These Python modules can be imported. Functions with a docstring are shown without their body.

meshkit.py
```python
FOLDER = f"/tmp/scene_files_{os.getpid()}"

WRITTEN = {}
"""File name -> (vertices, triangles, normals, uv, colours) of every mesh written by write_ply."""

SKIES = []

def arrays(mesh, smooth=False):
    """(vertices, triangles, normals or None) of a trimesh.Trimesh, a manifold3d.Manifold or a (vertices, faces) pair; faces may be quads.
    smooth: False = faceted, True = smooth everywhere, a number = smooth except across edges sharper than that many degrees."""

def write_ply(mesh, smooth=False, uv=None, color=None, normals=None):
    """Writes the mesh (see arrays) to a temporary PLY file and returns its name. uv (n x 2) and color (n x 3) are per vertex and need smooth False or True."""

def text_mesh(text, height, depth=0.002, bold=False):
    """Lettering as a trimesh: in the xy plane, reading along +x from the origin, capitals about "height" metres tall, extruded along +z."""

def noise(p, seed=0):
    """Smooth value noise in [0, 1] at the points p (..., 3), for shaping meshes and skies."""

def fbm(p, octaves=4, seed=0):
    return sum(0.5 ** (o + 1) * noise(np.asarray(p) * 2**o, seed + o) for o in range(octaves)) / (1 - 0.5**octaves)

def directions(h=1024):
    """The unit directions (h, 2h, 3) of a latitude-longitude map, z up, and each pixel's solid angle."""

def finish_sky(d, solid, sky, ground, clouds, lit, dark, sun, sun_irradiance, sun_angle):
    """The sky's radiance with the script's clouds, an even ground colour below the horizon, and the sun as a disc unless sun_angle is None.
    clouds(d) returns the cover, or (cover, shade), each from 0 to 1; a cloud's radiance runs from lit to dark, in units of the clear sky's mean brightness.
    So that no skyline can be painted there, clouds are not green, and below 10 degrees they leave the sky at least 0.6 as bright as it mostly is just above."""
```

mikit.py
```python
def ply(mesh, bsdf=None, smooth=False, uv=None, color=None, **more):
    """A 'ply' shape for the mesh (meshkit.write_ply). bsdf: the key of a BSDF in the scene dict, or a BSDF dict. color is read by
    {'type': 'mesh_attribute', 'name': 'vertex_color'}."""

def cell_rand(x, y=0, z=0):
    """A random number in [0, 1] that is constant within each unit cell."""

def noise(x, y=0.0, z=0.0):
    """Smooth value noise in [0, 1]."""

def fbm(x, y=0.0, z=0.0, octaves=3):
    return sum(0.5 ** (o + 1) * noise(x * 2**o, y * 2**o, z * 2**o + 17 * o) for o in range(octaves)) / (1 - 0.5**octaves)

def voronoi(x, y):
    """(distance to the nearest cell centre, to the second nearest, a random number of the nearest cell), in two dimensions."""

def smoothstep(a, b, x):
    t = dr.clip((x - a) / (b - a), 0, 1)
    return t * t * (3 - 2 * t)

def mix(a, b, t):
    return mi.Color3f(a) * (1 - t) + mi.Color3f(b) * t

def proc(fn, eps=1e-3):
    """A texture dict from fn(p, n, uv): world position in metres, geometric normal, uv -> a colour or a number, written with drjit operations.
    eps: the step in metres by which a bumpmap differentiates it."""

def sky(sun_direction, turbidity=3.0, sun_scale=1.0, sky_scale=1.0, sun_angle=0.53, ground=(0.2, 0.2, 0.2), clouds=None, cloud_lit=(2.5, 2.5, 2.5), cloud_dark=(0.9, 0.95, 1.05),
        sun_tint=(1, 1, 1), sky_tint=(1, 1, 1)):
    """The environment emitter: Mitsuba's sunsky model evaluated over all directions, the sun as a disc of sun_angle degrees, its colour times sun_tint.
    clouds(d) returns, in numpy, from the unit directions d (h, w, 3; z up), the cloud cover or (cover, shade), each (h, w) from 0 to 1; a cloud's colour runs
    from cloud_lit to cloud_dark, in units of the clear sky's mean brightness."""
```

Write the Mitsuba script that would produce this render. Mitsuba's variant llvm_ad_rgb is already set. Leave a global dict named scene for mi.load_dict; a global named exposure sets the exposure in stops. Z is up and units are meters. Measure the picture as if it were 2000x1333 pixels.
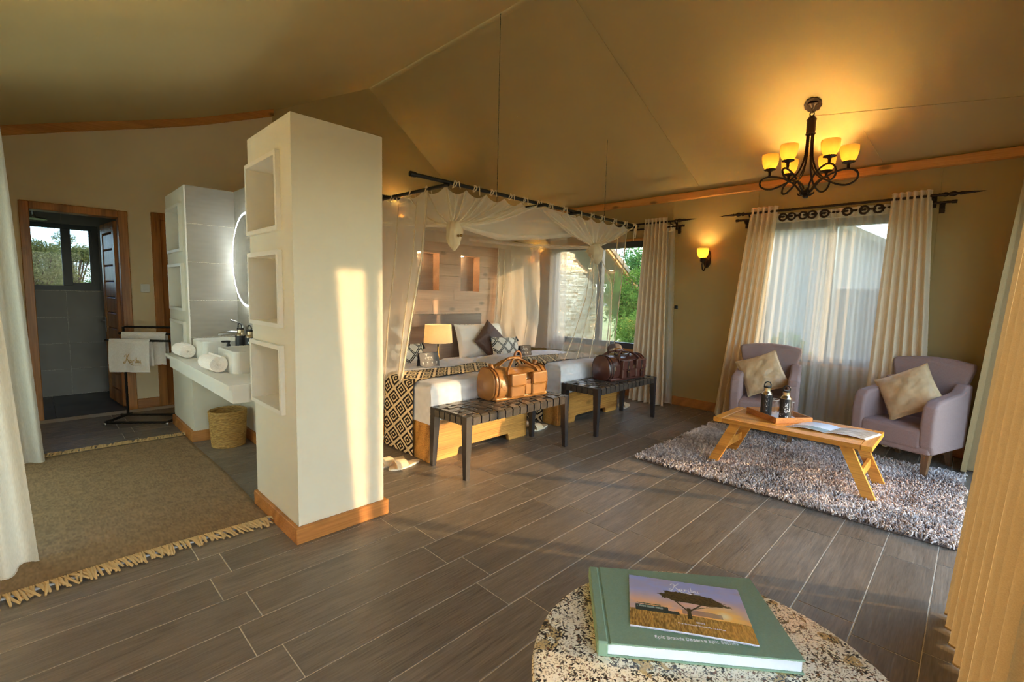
import math, random
import numpy as np, trimesh, drjit as dr, mitsuba as mi, mikit, meshkit
import manifold3d as m3
from shapely.geometry import Polygon, LineString, Point, box as sbox
from shapely import affinity, union_all
from mikit import proc, noise, fbm, voronoi, cell_rand, smoothstep, mix

random.seed(7); np.random.seed(7)
T = mi.ScalarTransform4f
scene, labels = {}, {}

# ---------------------------------------------------------------- camera, sky, exposure
FOCAL, YAW, TILT, ROLL = 920.79, 0.776674, 0.097467, 0.023085
_f = np.array([math.cos(YAW)*math.cos(TILT), math.sin(YAW)*math.cos(TILT), -math.sin(TILT)])
_r = np.array([math.sin(YAW), -math.cos(YAW), 0.0]); _u = np.cross(_r, _f)
_up = -math.sin(ROLL)*_r + math.cos(ROLL)*_u
EYE = np.array([0, 0, 1.25])
scene['camera'] = {'type': 'perspective', 'fov': math.degrees(2*math.atan(1000/FOCAL)), 'fov_axis': 'x', 'near_clip': 0.05, 'far_clip': 500.0,
                   'to_world': T().look_at(origin=EYE.tolist(), target=(EYE+_f).tolist(), up=_up.tolist())}
SUN_AZ, SUN_EL = math.radians(29.5), math.radians(11.4)
SUN = (math.sin(SUN_AZ)*math.cos(SUN_EL), -math.cos(SUN_AZ)*math.cos(SUN_EL), math.sin(SUN_EL))
def _clouds(d):
    q = d / np.maximum(d[..., 2:3], 0.08)
    c = meshkit.fbm(q*np.array([0.9, 0.5, 0])+3.1, 5, seed=4)
    return np.clip((c-0.50)*2.2, 0, 0.7), 0.15+0*c
scene['sky'] = mikit.sky(SUN, turbidity=2.3, sun_scale=0.11, sky_scale=1.0, sun_angle=0.9, ground=(0.30, 0.26, 0.18), clouds=_clouds,
                         cloud_lit=(1.5, 1.45, 1.4), cloud_dark=(0.9, 0.92, 1.0), sun_tint=(0.90, 0.90, 1.06), sky_tint=(0.91, 1.01, 1.17))
exposure = 5.7
LAMP = 0.24          # strength of the room's own lamps

# ---------------------------------------------------------------- helpers
def rgb(*c):
    "sRGB 0-255 -> linear"
    c = np.array(c, float)/255
    return [float(x) for x in np.where(c < 0.04045, c/12.92, ((c+0.055)/1.055)**2.4)]
_used = set()
def uniq(key):
    if key not in _used:
        _used.add(key); return key
    i = 1
    while f'{key}_{i:03d}' in _used: i += 1
    k = f'{key}_{i:03d}'; _used.add(k); return k
def obj(key, mesh, mat, smooth=False, parent=None, **kw):
    k = uniq((parent + '__' + key) if parent else key)
    scene[k] = mikit.ply(mesh, mat, smooth, **kw)
    return k
def copy_of(key, src, to_world, parent=None):
    k = uniq((parent + '__' + key) if parent else key)
    scene[k] = {**scene[src], 'to_world': to_world}
    return k
def tag(k, label=None, cat=None, group=None, kind=None):
    d = labels.setdefault(k, {})
    for a, b in (('label', label), ('category', cat), ('group', group), ('kind', kind)):
        if b: d[a] = b
    return k
def thing(name, label, cat, group=None):
    return tag(uniq(name), label, cat, group)
def struct(name, label, cat, mesh=None, mat=None, smooth=False, **kw):
    k = obj(name, mesh, mat, smooth, **kw) if mesh is not None else uniq(name)
    return tag(k, label, cat, None, 'structure')
def tri(m):
    if isinstance(m, m3.Manifold):
        q = m.to_mesh(); return trimesh.Trimesh(np.array(q.vert_properties[:, :3], float), np.array(q.tri_verts), process=False)
    return m
def cat(*ms):
    if len(ms) == 1 and isinstance(ms[0], (list, tuple)): ms = ms[0]
    return trimesh.util.concatenate([tri(m) for m in ms])
def man(m):
    m = trimesh.Trimesh(m.vertices, m.faces, process=True)
    return m3.Manifold(m3.Mesh(np.asarray(m.vertices, np.float32), np.asarray(m.faces, np.uint32)))
_bf = np.array([[0,1,3],[0,3,2],[4,6,7],[4,7,5],[0,4,5],[0,5,1],[2,3,7],[2,7,6],[0,2,6],[0,6,4],[1,5,7],[1,7,3]])
def bx(x0, x1, y0, y1, z0, z1):
    v = np.array([[x, y, z] for x in (x0, x1) for y in (y0, y1) for z in (z0, z1)], float)
    return trimesh.Trimesh(v, _bf, process=False)
def cbx(x0, x1, y0, y1, z0, z1, c=0.004):
    "box with chamfered edges"
    h = np.array([x1-x0, y1-y0, z1-z0])/2; m = np.array([x0+x1, y0+y1, z0+z1])/2
    c = min(c, h.min()*0.8); p = []
    for s in np.ndindex(2, 2, 2):
        s = np.array(s)*2-1
        for a in range(3):
            q = h - c; q[a] = h[a]; p.append(m + s*q)
    return tri(m3.Manifold.hull_points(np.array(p, np.float32)))
def rbx(x0, x1, y0, y1, z0, z1, r=0.02, seg=12):
    sp = m3.Manifold.sphere(r, seg); q = []
    for a in (x0+r, x1-r):
        for b in (y0+r, y1-r):
            for c in (z0+r, z1-r): q.append(sp.translate([a, b, c]))
    return tri(m3.Manifold.batch_hull(q))
def xf(m, loc=(0, 0, 0), yaw=0.0, pitch=0.0, roll=0.0, s=1.0):
    "scale, then roll about x, pitch about y, yaw about z, then move"
    m = tri(m); v = np.asarray(m.vertices)*s
    for ax, a in (('x', roll), ('y', pitch), ('z', yaw)):
        if a:
            c, d = math.cos(a), math.sin(a)
            R = {'x': [[1,0,0],[0,c,-d],[0,d,c]], 'y': [[c,0,d],[0,1,0],[-d,0,c]], 'z': [[c,-d,0],[d,c,0],[0,0,1]]}[ax]
            v = v @ np.array(R).T
    return trimesh.Trimesh(v + np.array(loc), m.faces, process=False)
def frame(m, origin, X, Y, Z):
    "local axes -> world"
    m = tri(m)
    return trimesh.Trimesh(m.vertices @ np.array([X, Y, Z], float) + np.array(origin), m.faces, process=False)
def poly_ext(p, d, axis='z', at=0.0):
    "extrude a shapely polygon by d; axis = the direction of extrusion; polygon coordinates are (x,y), (x,z) or (y,z)"
    ms = [trimesh.creation.extrude_polygon(g, d, engine='earcut') for g in getattr(p, 'geoms', [p]) if g.area > 1e-9]
    m = trimesh.util.concatenate(ms); v = np.array(m.vertices)
    if axis == 'z': v = v + [0, 0, at]; f = m.faces
    elif axis == 'y': v = np.c_[v[:, 0], at + v[:, 2], v[:, 1]]; f = m.faces[:, ::-1]
    else: v = np.c_[at + v[:, 2], v[:, 0], v[:, 1]]; f = m.faces
    return trimesh.Trimesh(v, f, process=False)
def tube(pts, r, n=8, closed=False):
    P = np.array(pts, float); N = len(P)
    r = np.broadcast_to(np.asarray(r, float), (N,))
    t = (np.roll(P, -1, 0) - np.roll(P, 1, 0)) if closed else np.gradient(P, axis=0)
    t /= np.maximum(np.linalg.norm(t, axis=1, keepdims=True), 1e-12)
    a = np.array([0, 0, 1.0]) if abs(t[0][2]) < 0.9 else np.array([1.0, 0, 0])
    u = np.cross(t[0], a); u /= np.linalg.norm(u); us = []
    for i in range(N):
        u = u - t[i]*(u @ t[i]); u /= np.linalg.norm(u); us.append(u)
    us = np.array(us); w = np.cross(t, us)
    an = np.arange(n)*2*np.pi/n
    V = P[:, None] + r[:, None, None]*(np.cos(an)[None, :, None]*us[:, None] + np.sin(an)[None, :, None]*w[:, None])
    V = V.reshape(-1, 3); F = []
    for i in range(N if closed else N-1):
        j = (i+1) % N
        for k in range(n):
            l = (k+1) % n
            F += [[i*n+k, i*n+l, j*n+l], [i*n+k, j*n+l, j*n+k]]
    if not closed:
        V = np.vstack([V, P[0], P[-1]]); a0, a1 = len(V)-2, len(V)-1
        for k in range(n):
            l = (k+1) % n; F += [[a0, l, k], [a1, (N-1)*n+k, (N-1)*n+l]]
    return trimesh.Trimesh(V, np.array(F), process=False)
def lathe(prof, n=32, loc=(0, 0, 0)):
    "prof: (r, z) from bottom outside upward; turned about z"
    P = np.array(prof, float); an = np.arange(n)*2*np.pi/n; K = len(P)
    V = np.stack([P[:, None, 0]*np.cos(an), P[:, None, 0]*np.sin(an), np.repeat(P[:, 1:2], n, 1)], -1).reshape(-1, 3) + np.array(loc)
    F = []
    for i in range(K-1):
        for k in range(n):
            l = (k+1) % n; F += [[i*n+k, i*n+l, (i+1)*n+l], [i*n+k, (i+1)*n+l, (i+1)*n+k]]
    return trimesh.Trimesh(V, np.array(F), process=False)
def grid(P, closed_u=False):
    "P (nu, nv, 3) -> mesh, uv in 0..1"
    nu, nv = P.shape[:2]; i = np.arange(nu*nv).reshape(nu, nv)
    if closed_u: i = np.vstack([i, i[:1]])
    a, b, c, d = i[:-1, :-1].ravel(), i[1:, :-1].ravel(), i[1:, 1:].ravel(), i[:-1, 1:].ravel()
    F = np.vstack([np.stack([a, b, c], 1), np.stack([a, c, d], 1)])
    return trimesh.Trimesh(P.reshape(-1, 3), F, process=False)
def guv(nu, nv, su=1.0, sv=1.0, u0=0.0, v0=0.0):
    U, V = np.meshgrid(np.linspace(0, 1, nu)*su+u0, np.linspace(0, 1, nv)*sv+v0, indexing='ij')
    return np.stack([U.ravel(), V.ravel()], 1)
def ribbon(pts, side, w, t):
    "flat strap along pts, width w along side, thickness t"
    P = np.array(pts, float); S = np.broadcast_to(np.array(side, float), P.shape)
    tg = np.gradient(P, axis=0); n = np.cross(tg, S); n /= np.linalg.norm(n, axis=1, keepdims=True)
    q = np.stack([P-S*w/2-n*t/2, P+S*w/2-n*t/2, P+S*w/2+n*t/2, P-S*w/2+n*t/2], 1)
    N = len(P); F = []
    for i in range(N-1):
        for k in range(4):
            l = (k+1) % 4; F += [[i*4+k, i*4+l, i*4+4+l], [i*4+k, i*4+4+l, i*4+4+k]]
    F += [[0, 2, 1], [0, 3, 2], [4*N-4, 4*N-3, 4*N-2], [4*N-4, 4*N-2, 4*N-1]]
    m = trimesh.Trimesh(q.reshape(-1, 3), np.array(F), process=False)
    return m
def pillow_mesh(w, h, t, n=28, pinch=0.07, seed=0):
    "cushion lying in xy, thickness along z; returns mesh, uv"
    s = np.linspace(-1, 1, n); S, Q = np.meshgrid(s, s, indexing='ij')
    X = w/2*S*(1-pinch*(1-Q**2)*S**2); Y = h/2*Q*(1-pinch*(1-S**2)*Q**2)
    H = t/2*((1-S**2)*(1-Q**2))**0.42
    wr = (meshkit.fbm(np.stack([S*2.2+seed, Q*2.2, 0*S+seed], -1), 3, seed)-0.5)*t*0.25*(1-np.maximum(abs(S), abs(Q))**4)
    a = grid(np.stack([X, Y, H+wr], -1)); b = grid(np.stack([X, Y, -H+wr*0.3], -1))
    b = trimesh.Trimesh(b.vertices, b.faces[:, ::-1], process=False)
    uv = np.stack([(S*w/2).ravel(), (Q*h/2).ravel()], 1)
    return cat(a, b), np.vstack([uv, uv])
def stand(m, loc, face, lean=0.0, roll=0.0):
    "turn a cushion (local +z its front, +y its top) to face the horizontal direction 'face' leaning back by lean"
    f = np.array([face[0], face[1], 0.0]); f /= np.linalg.norm(f)
    Z = f*math.cos(lean) + np.array([0, 0, math.sin(lean)]); Y = np.array([0, 0, 1.0])*math.cos(lean) - f*math.sin(lean); X = np.cross(Y, Z)
    c, s = math.cos(roll), math.sin(roll)
    return frame(m, loc, c*X+s*Y, -s*X+c*Y, Z)
def smooth_poly(pts, n=8):
    "Catmull-Rom through the points"
    P = np.array(pts, float); P = np.vstack([2*P[0]-P[1], P, 2*P[-1]-P[-2]]); out = []
    for i in range(1, len(P)-2):
        p0, p1, p2, p3 = P[i-1:i+3]
        for t in np.linspace(0, 1, n, endpoint=False):
            out.append(0.5*((2*p1)+(-p0+p2)*t+(2*p0-5*p1+4*p2-p3)*t*t+(-p0+3*p1-3*p2+p3)*t**3))
    out.append(P[-2]); return np.array(out)
def cyl(p0, p1, r, n=16): return tube([p0, p1], r, n)

# ---------------------------------------------------------------- materials
def mat(name, base, rough=0.6, **kw):
    scene[name] = {'type': 'twosided', 'bsdf': {'type': 'principled', 'base_color': base if isinstance(base, dict) else {'type': 'rgb', 'value': base}, 'roughness': rough, **kw}}
    return name
def cloth(name, base, trans=0.5, rough=0.8):
    scene[name] = {'type': 'principledthin', 'base_color': base if isinstance(base, dict) else {'type': 'rgb', 'value': base}, 'roughness': rough, 'diff_trans': trans, 'spec_trans': 0.0, 'eta': 1.3}
    return name
def net(name, base, opacity):
    scene[name] = {'type': 'mask', 'opacity': opacity, 'bsdf': {'type': 'principledthin', 'base_color': {'type': 'rgb', 'value': base}, 'roughness': 0.9, 'diff_trans': 0.9, 'spec_trans': 0.0, 'eta': 1.2}}
    return name
def woodfn(axis, c1, c2, ring=16.0, knots=0.0, seed=0.0):
    def fn(p, n, uv):
        q = [p.x, p.y, p.z]
        l = q[axis]; a, b = [q[i] for i in range(3) if i != axis]
        w = fbm(l*0.8+seed, a*3, b*3, 2)
        g = noise((a+b*0.7)*ring*3+w*5, l*0.9, b*4+seed)
        fine = noise(l*6, a*160, b*160)
        t = dr.clip((0.65*g+0.35*fine-0.5)*1.7+0.5, 0, 1)
        c = mix(c1, c2, t)
        if knots:
            d, _, k = voronoi(l*2.3+seed, (a+b)*5.0)
            c = c*(1-knots*(1-smoothstep(0.04, 0.16, d))*dr.select(k > 0.55, 1.0, 0.0))
        return c
    return proc(fn)
mat('m_canvas', proc(lambda p, n, uv: mix(rgb(176, 156, 108), rgb(186, 166, 118), fbm(p.x*1.5, p.y*1.5, p.z*1.5, 3))), 0.85)
mat('m_canvas_wall', proc(lambda p, n, uv: mix(rgb(158, 138, 90), rgb(168, 148, 100), fbm(p.x*2, p.y*2, p.z*2, 3))), 0.8)
mat('m_cream', proc(lambda p, n, uv: mix(rgb(218, 198, 160), rgb(226, 208, 170), fbm(p.x*3, p.y*3, p.z*3, 3))), 0.75)
mat('m_pillar', rgb(208, 203, 186), 0.6)
mat('m_white', rgb(214, 210, 200), 0.45)
mat('m_gloss_white', rgb(216, 214, 206), 0.15, specular=0.6)
mat('m_black', rgb(22, 20, 19), 0.4)
mat('m_bronze', rgb(52, 36, 24), 0.38, metallic=0.6)
mat('m_frame', rgb(48, 52, 58), 0.4)
mat('m_chrome', rgb(200, 200, 200), 0.12, metallic=1.0)
mat('m_steel', rgb(205, 190, 165), 0.22, metallic=1.0)
mat('m_brass', rgb(150, 118, 62), 0.28, metallic=0.9)
mat('m_grout', rgb(186, 176, 158), 0.9)
mat('m_beam', woodfn(1, rgb(186, 126, 62), rgb(212, 154, 86), 5, 0.5, 2.0), 0.5)
mat('m_rake', woodfn(0, rgb(176, 112, 52), rgb(206, 146, 76), 5, 0.55, 5.0), 0.5)
mat('m_door', woodfn(2, rgb(140, 84, 34), rgb(186, 124, 58), 6, 0.2, 1.0), 0.35)
mat('m_skirt', woodfn(0, rgb(150, 92, 42), rgb(186, 128, 66), 6, 0.2, 3.0), 0.45)
mat('m_bed', woodfn(0, rgb(140, 88, 36), rgb(220, 166, 88), 7, 0.35, 7.0), 0.4)
mat('m_board', woodfn(0, rgb(192, 158, 130), rgb(212, 180, 152), 4, 0.35, 9.0), 0.5)
mat('m_headboard', woodfn(0, rgb(128, 112, 100), rgb(150, 134, 120), 8, 0.1, 4.0), 0.45)
mat('m_table', woodfn(1, rgb(170, 104, 36), rgb(222, 158, 70), 8, 0.2, 6.0), 0.35)
mat('m_chairleg', woodfn(2, rgb(92, 66, 44), rgb(120, 88, 60), 8, 0, 6.0), 0.35)
mat('m_tray', woodfn(0, rgb(150, 88, 36), rgb(190, 126, 62), 9, 0, 8.0), 0.4)
PW, PL, PY0, G = 0.2019, 0.8175, 1.25, 0.0017
def _plank(p, n, uv):
    row = dr.floor((p.y-PY0)/PW); odd = row-2*dr.floor(row/2)
    k = dr.floor((p.x-0.475-odd*0.0825)/PL)
    r = cell_rand(row+50, k+50, 3); r2 = cell_rand(row+50, k+50, 4)
    w = fbm(p.x*1.3+r*40, p.y*5+r2*40, 0, 3)
    g = noise(w*26, r*9, 0)
    fine = noise(p.x*9+r*10, p.y*190, r*7)
    fine2 = noise(p.x*30, p.y*420, 1.0)
    t = dr.clip(0.30*g+0.40*fine+0.30*fine2, 0, 1)
    c = mix(rgb(88, 81, 72), rgb(136, 126, 112), t)
    return c*(0.86+0.26*r)
scene['m_plank'] = {'type': 'bumpmap', 'arbitrary': proc(lambda p, n, uv: noise(p.x*9, p.y*190, 0)), 'scale': 0.0006,
                    'bsdf': {'type': 'principled', 'base_color': proc(_plank), 'roughness': 0.38, 'specular': 0.5}}
def _tile(p, n, uv):
    a = fbm(p.x*2.2, p.y*2.2, p.z*2.2, 4); b = noise(p.x*14, p.y*14, p.z*60)
    return mix(rgb(126, 120, 110), rgb(158, 152, 140), dr.clip(a*0.8+b*0.2, 0, 1))
mat('m_tile', proc(_tile), 0.42)
mat('m_tile_dark', proc(lambda p, n, uv: mix(rgb(112, 106, 98), rgb(138, 132, 122), fbm(p.x*2.2, p.y*2.2, p.z*2.2, 4))), 0.45)
mat('m_tile_floor', proc(lambda p, n, uv: mix(rgb(70, 70, 70), rgb(92, 90, 88), fbm(p.x*3, p.y*3, 0, 3))), 0.4)
mat('m_tilegrout', rgb(196, 190, 176), 0.8)
cloth('m_curtain', proc(lambda p, n, uv: mix(rgb(226, 206, 176), rgb(234, 216, 188), noise(p.x*400, p.y*400, p.z*60))), 0.45)
cloth('m_curtain_light', proc(lambda p, n, uv: mix(rgb(212, 206, 194), rgb(224, 218, 206), noise(p.x*400, p.y*400, p.z*60))), 0.4)
cloth('m_curtain_gold', proc(lambda p, n, uv: mix(rgb(180, 152, 108), rgb(192, 166, 122), noise(p.x*500, p.y*500, p.z*300))), 0.32)
cloth('m_added_veil', rgb(250, 238, 212), 1.7)  # cloth of the added left curtain, coloured to warm the daylight
cloth('m_header', rgb(222, 214, 196), 0.5)
scene['m_sheer'] = {'type': 'mask', 'opacity': proc(lambda p, n, uv: 0.40+0.32*noise(p.y*150, 0, 0)*noise(p.y*37, 2, 0)+0.04*noise(p.z*300, 1, 0)),
                    'bsdf': {'type': 'principledthin', 'base_color': {'type': 'rgb', 'value': rgb(238, 236, 230)}, 'roughness': 0.9, 'diff_trans': 1.0, 'spec_trans': 0.0, 'eta': 1.2}}
net('m_net', rgb(246, 240, 230), 0.42)
net('m_net_thin', rgb(248, 246, 240), 0.16)
net('m_net_dense', rgb(246, 240, 228), 0.64)
net('m_net_band', rgb(244, 234, 216), 0.82)
cloth('m_net_knot', rgb(228, 216, 190), 0.6)
cloth('m_net_tie', rgb(226, 214, 190), 0.4)
scene['m_pane'] = {'type': 'thindielectric', 'int_ior': 1.5}
scene['m_pane_dimmed'] = {'type': 'thindielectric', 'int_ior': 1.12, 'specular_transmittance': {'type': 'rgb', 'value': [0.22, 0.27, 0.36]}}  # tint and low ior added to darken the bright view and its reflection
mat('m_mortar', rgb(120, 104, 82), 0.9)
scene['m_glass'] = {'type': 'thindielectric', 'int_ior': 1.45}
mat('m_linen', proc(lambda p, n, uv: mix(rgb(206, 208, 214), rgb(222, 224, 230), noise(p.x*30, p.y*30, p.z*30))), 0.8, sheen=0.3)
mat('m_pillowcase', rgb(238, 232, 220), 0.8, sheen=0.3)
mat('m_brown_cushion', proc(lambda p, n, uv: mix(rgb(78, 58, 50), rgb(100, 78, 68), noise(p.x*200, p.y*200, p.z*200))), 0.6, sheen=0.5)
mat('m_gold_cushion', proc(lambda p, n, uv: mix(rgb(170, 138, 98), rgb(212, 184, 144), fbm(p.x*16, p.y*30, p.z*16, 3))), 0.42, sheen=0.6)
mat('m_upholstery', proc(lambda p, n, uv: mix(rgb(138, 114, 110), rgb(152, 128, 123), noise(p.x*260, p.y*260, p.z*260))), 0.8, sheen=0.3)
mat('m_towel', proc(lambda p, n, uv: mix(rgb(214, 206, 198), rgb(236, 230, 224), noise(p.x*220, p.y*220, p.z*220))), 0.95, sheen=0.4)
def _stain(c1, c2, s=9):
    return proc(lambda p, n, uv: mix(c1, c2, fbm(p.x*s, p.y*s, p.z*s, 4)))
mat('m_tan', _stain(rgb(124, 82, 40), rgb(166, 118, 64)), 0.34, specular=0.6)
mat('m_tan_dark', _stain(rgb(104, 62, 26), rgb(138, 88, 42)), 0.4)
mat('m_oxblood', _stain(rgb(64, 36, 32), rgb(96, 58, 50)), 0.28, specular=0.7)
mat('m_oxblood_dark', _stain(rgb(42, 24, 22), rgb(62, 38, 34)), 0.35)
mat('m_strap', proc(lambda p, n, uv: mix(rgb(50, 47, 45), rgb(78, 72, 66), fbm(p.x*20, p.y*20, p.z*20, 2))), 0.27, specular=0.9)
mat('m_bench', rgb(46, 44, 46), 0.32, specular=0.6)
mat('m_slipper', rgb(226, 206, 172), 0.8)
mat('m_sole', rgb(232, 228, 216), 0.7)
mat('m_card', rgb(44, 44, 50), 0.5)
mat('m_ink_white', rgb(236, 236, 236), 0.6)
mat('m_ink_gold', rgb(176, 140, 78), 0.5)
mat('m_basket', proc(lambda p, n, uv: mix(rgb(140, 104, 52), rgb(196, 158, 92), noise(p.x*70, p.y*70, p.z*120))), 0.8)
mat('m_jute', proc(lambda p, n, uv: mix(rgb(104, 84, 60), rgb(146, 122, 90), 0.5*noise(p.x*150, p.y*45, 0)+0.5*fbm(p.x*30, p.y*30, 0, 3))), 0.95)
mat('m_fringe', rgb(196, 166, 118), 0.9)
mat('m_rubber', rgb(30, 30, 32), 0.5)
mat('m_flask', rgb(34, 34, 38), 0.42)
mat('m_plastic_white', rgb(228, 226, 218), 0.4)
def _diam(p, n, uv):
    # concentric diamonds, black on cream
    u, v = uv.x/0.15, uv.y/0.19
    a = dr.abs(u-dr.floor(u)-0.5)+dr.abs(v-dr.floor(v)-0.5)
    a = dr.minimum(a, 1.0-a)
    st = dr.select(((a > 0.07) & (a < 0.19)) | ((a > 0.28) & (a < 0.41)), 1.0, 0.0)
    return mix(rgb(226, 206, 168), rgb(34, 26, 22), st)
mat('m_runner', proc(_diam), 0.85)
def _zig(p, n, uv):
    u, v = uv.x/0.17+0.5, uv.y/0.17+0.5
    a = dr.abs(u-dr.floor(u)-0.5)+dr.abs(v-dr.floor(v)-0.5)
    s = dr.select((dr.abs(a-0.43) < 0.045) | (dr.abs(a-0.57) < 0.045), 1.0, 0.0)
    return mix(rgb(226, 218, 200), rgb(30, 28, 30), s)
mat('m_zig', proc(_zig), 0.9)
def _granite(p, n, uv):
    q = fbm(p.x*55, p.y*55, p.z*55, 3)
    d, d2, k = voronoi(p.x*230+q*2.0, p.y*230+p.z*230+q*2.0)
    e, e2, k2 = voronoi(p.x*460+5+q*3, p.y*460+p.z*460)
    b = fbm(p.x*24, p.y*24, p.z*24, 3)
    c = mix(rgb(220, 208, 172), rgb(246, 240, 218), dr.clip(k*0.5+b*0.6, 0, 1))
    c = dr.select(b < 0.36, mix(rgb(176, 146, 90), rgb(204, 178, 124), k2), c)
    c = dr.select(k2 < 0.20, mi.Color3f(rgb(140, 126, 100)), c)
    dark = (k+(q-0.5)*1.1+(b-0.5)*0.8) < 0.19
    c = dr.select(dark & (k2 < 0.8), mi.Color3f(rgb(52, 48, 44)), c)
    return dr.select((k > 0.93) & (k2 > 0.3), mi.Color3f(rgb(112, 74, 50)), c)
mat('m_granite', proc(_granite), 0.12, specular=0.6)
mat('m_stone', proc(lambda p, n, uv: mix(rgb(196, 170, 130), rgb(252, 238, 208), cell_rand(dr.floor(p.x*4.3), 1, dr.floor(p.z*19)))), 0.9)
mat('m_render', rgb(152, 148, 140), 0.85)
mat('m_tent', rgb(140, 128, 104), 0.85)
mat('m_ground', proc(lambda p, n, uv: mix(rgb(110, 124, 62), rgb(168, 158, 104), fbm(p.x*0.8, p.y*0.8, 0, 4))), 0.95)
mat('m_bark', rgb(96, 78, 58), 0.9)
def leafmat(name, c1, c2):
    scene[name] = {'type': 'principledthin', 'base_color': proc(lambda p, n, uv: mix(c1, c2, noise(p.x*7, p.y*7, p.z*7))), 'roughness': 0.6, 'diff_trans': 0.9, 'spec_trans': 0.0, 'eta': 1.3}
leafmat('m_leaf', rgb(84, 126, 52), rgb(158, 186, 86))
leafmat('m_leaf_pale', rgb(122, 128, 72), rgb(172, 168, 102))
leafmat('m_leaf_dark', rgb(58, 102, 54), rgb(112, 152, 80))
leafmat('m_grass', rgb(132, 146, 76), rgb(188, 186, 116))
def glow(c, s): return {'type': 'area', 'radiance': {'type': 'rgb', 'value': [float(x)*s for x in c]}}
mat('m_amber', {'type': 'rgb', 'value': rgb(240, 190, 70)}, 0.4)
scene['m_amber'] = {'type': 'principledthin', 'base_color': {'type': 'rgb', 'value': rgb(236, 204, 128)}, 'roughness': 0.5, 'diff_trans': 0.45, 'spec_trans': 0.0, 'eta': 1.4}
scene['m_shade'] = {'type': 'principledthin', 'base_color': {'type': 'rgb', 'value': rgb(244, 230, 200)}, 'roughness': 0.8, 'diff_trans': 1.1, 'spec_trans': 0.0, 'eta': 1.3}
# ================================================================ the setting
XW, YB, YF, XL, YP = 5.30, 6.05, -0.38, -0.35, 4.75       # window wall, back wall, front wall, left wall, partition
def roofz(x):
    return np.interp(x, [-0.8, -0.35, 0.4, 1.3, 2.1, 2.8, 3.34, 5.30, 5.9], [2.38, 2.50, 2.74, 3.02, 3.34, 3.70, 3.974, 2.46, 1.995])
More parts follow.
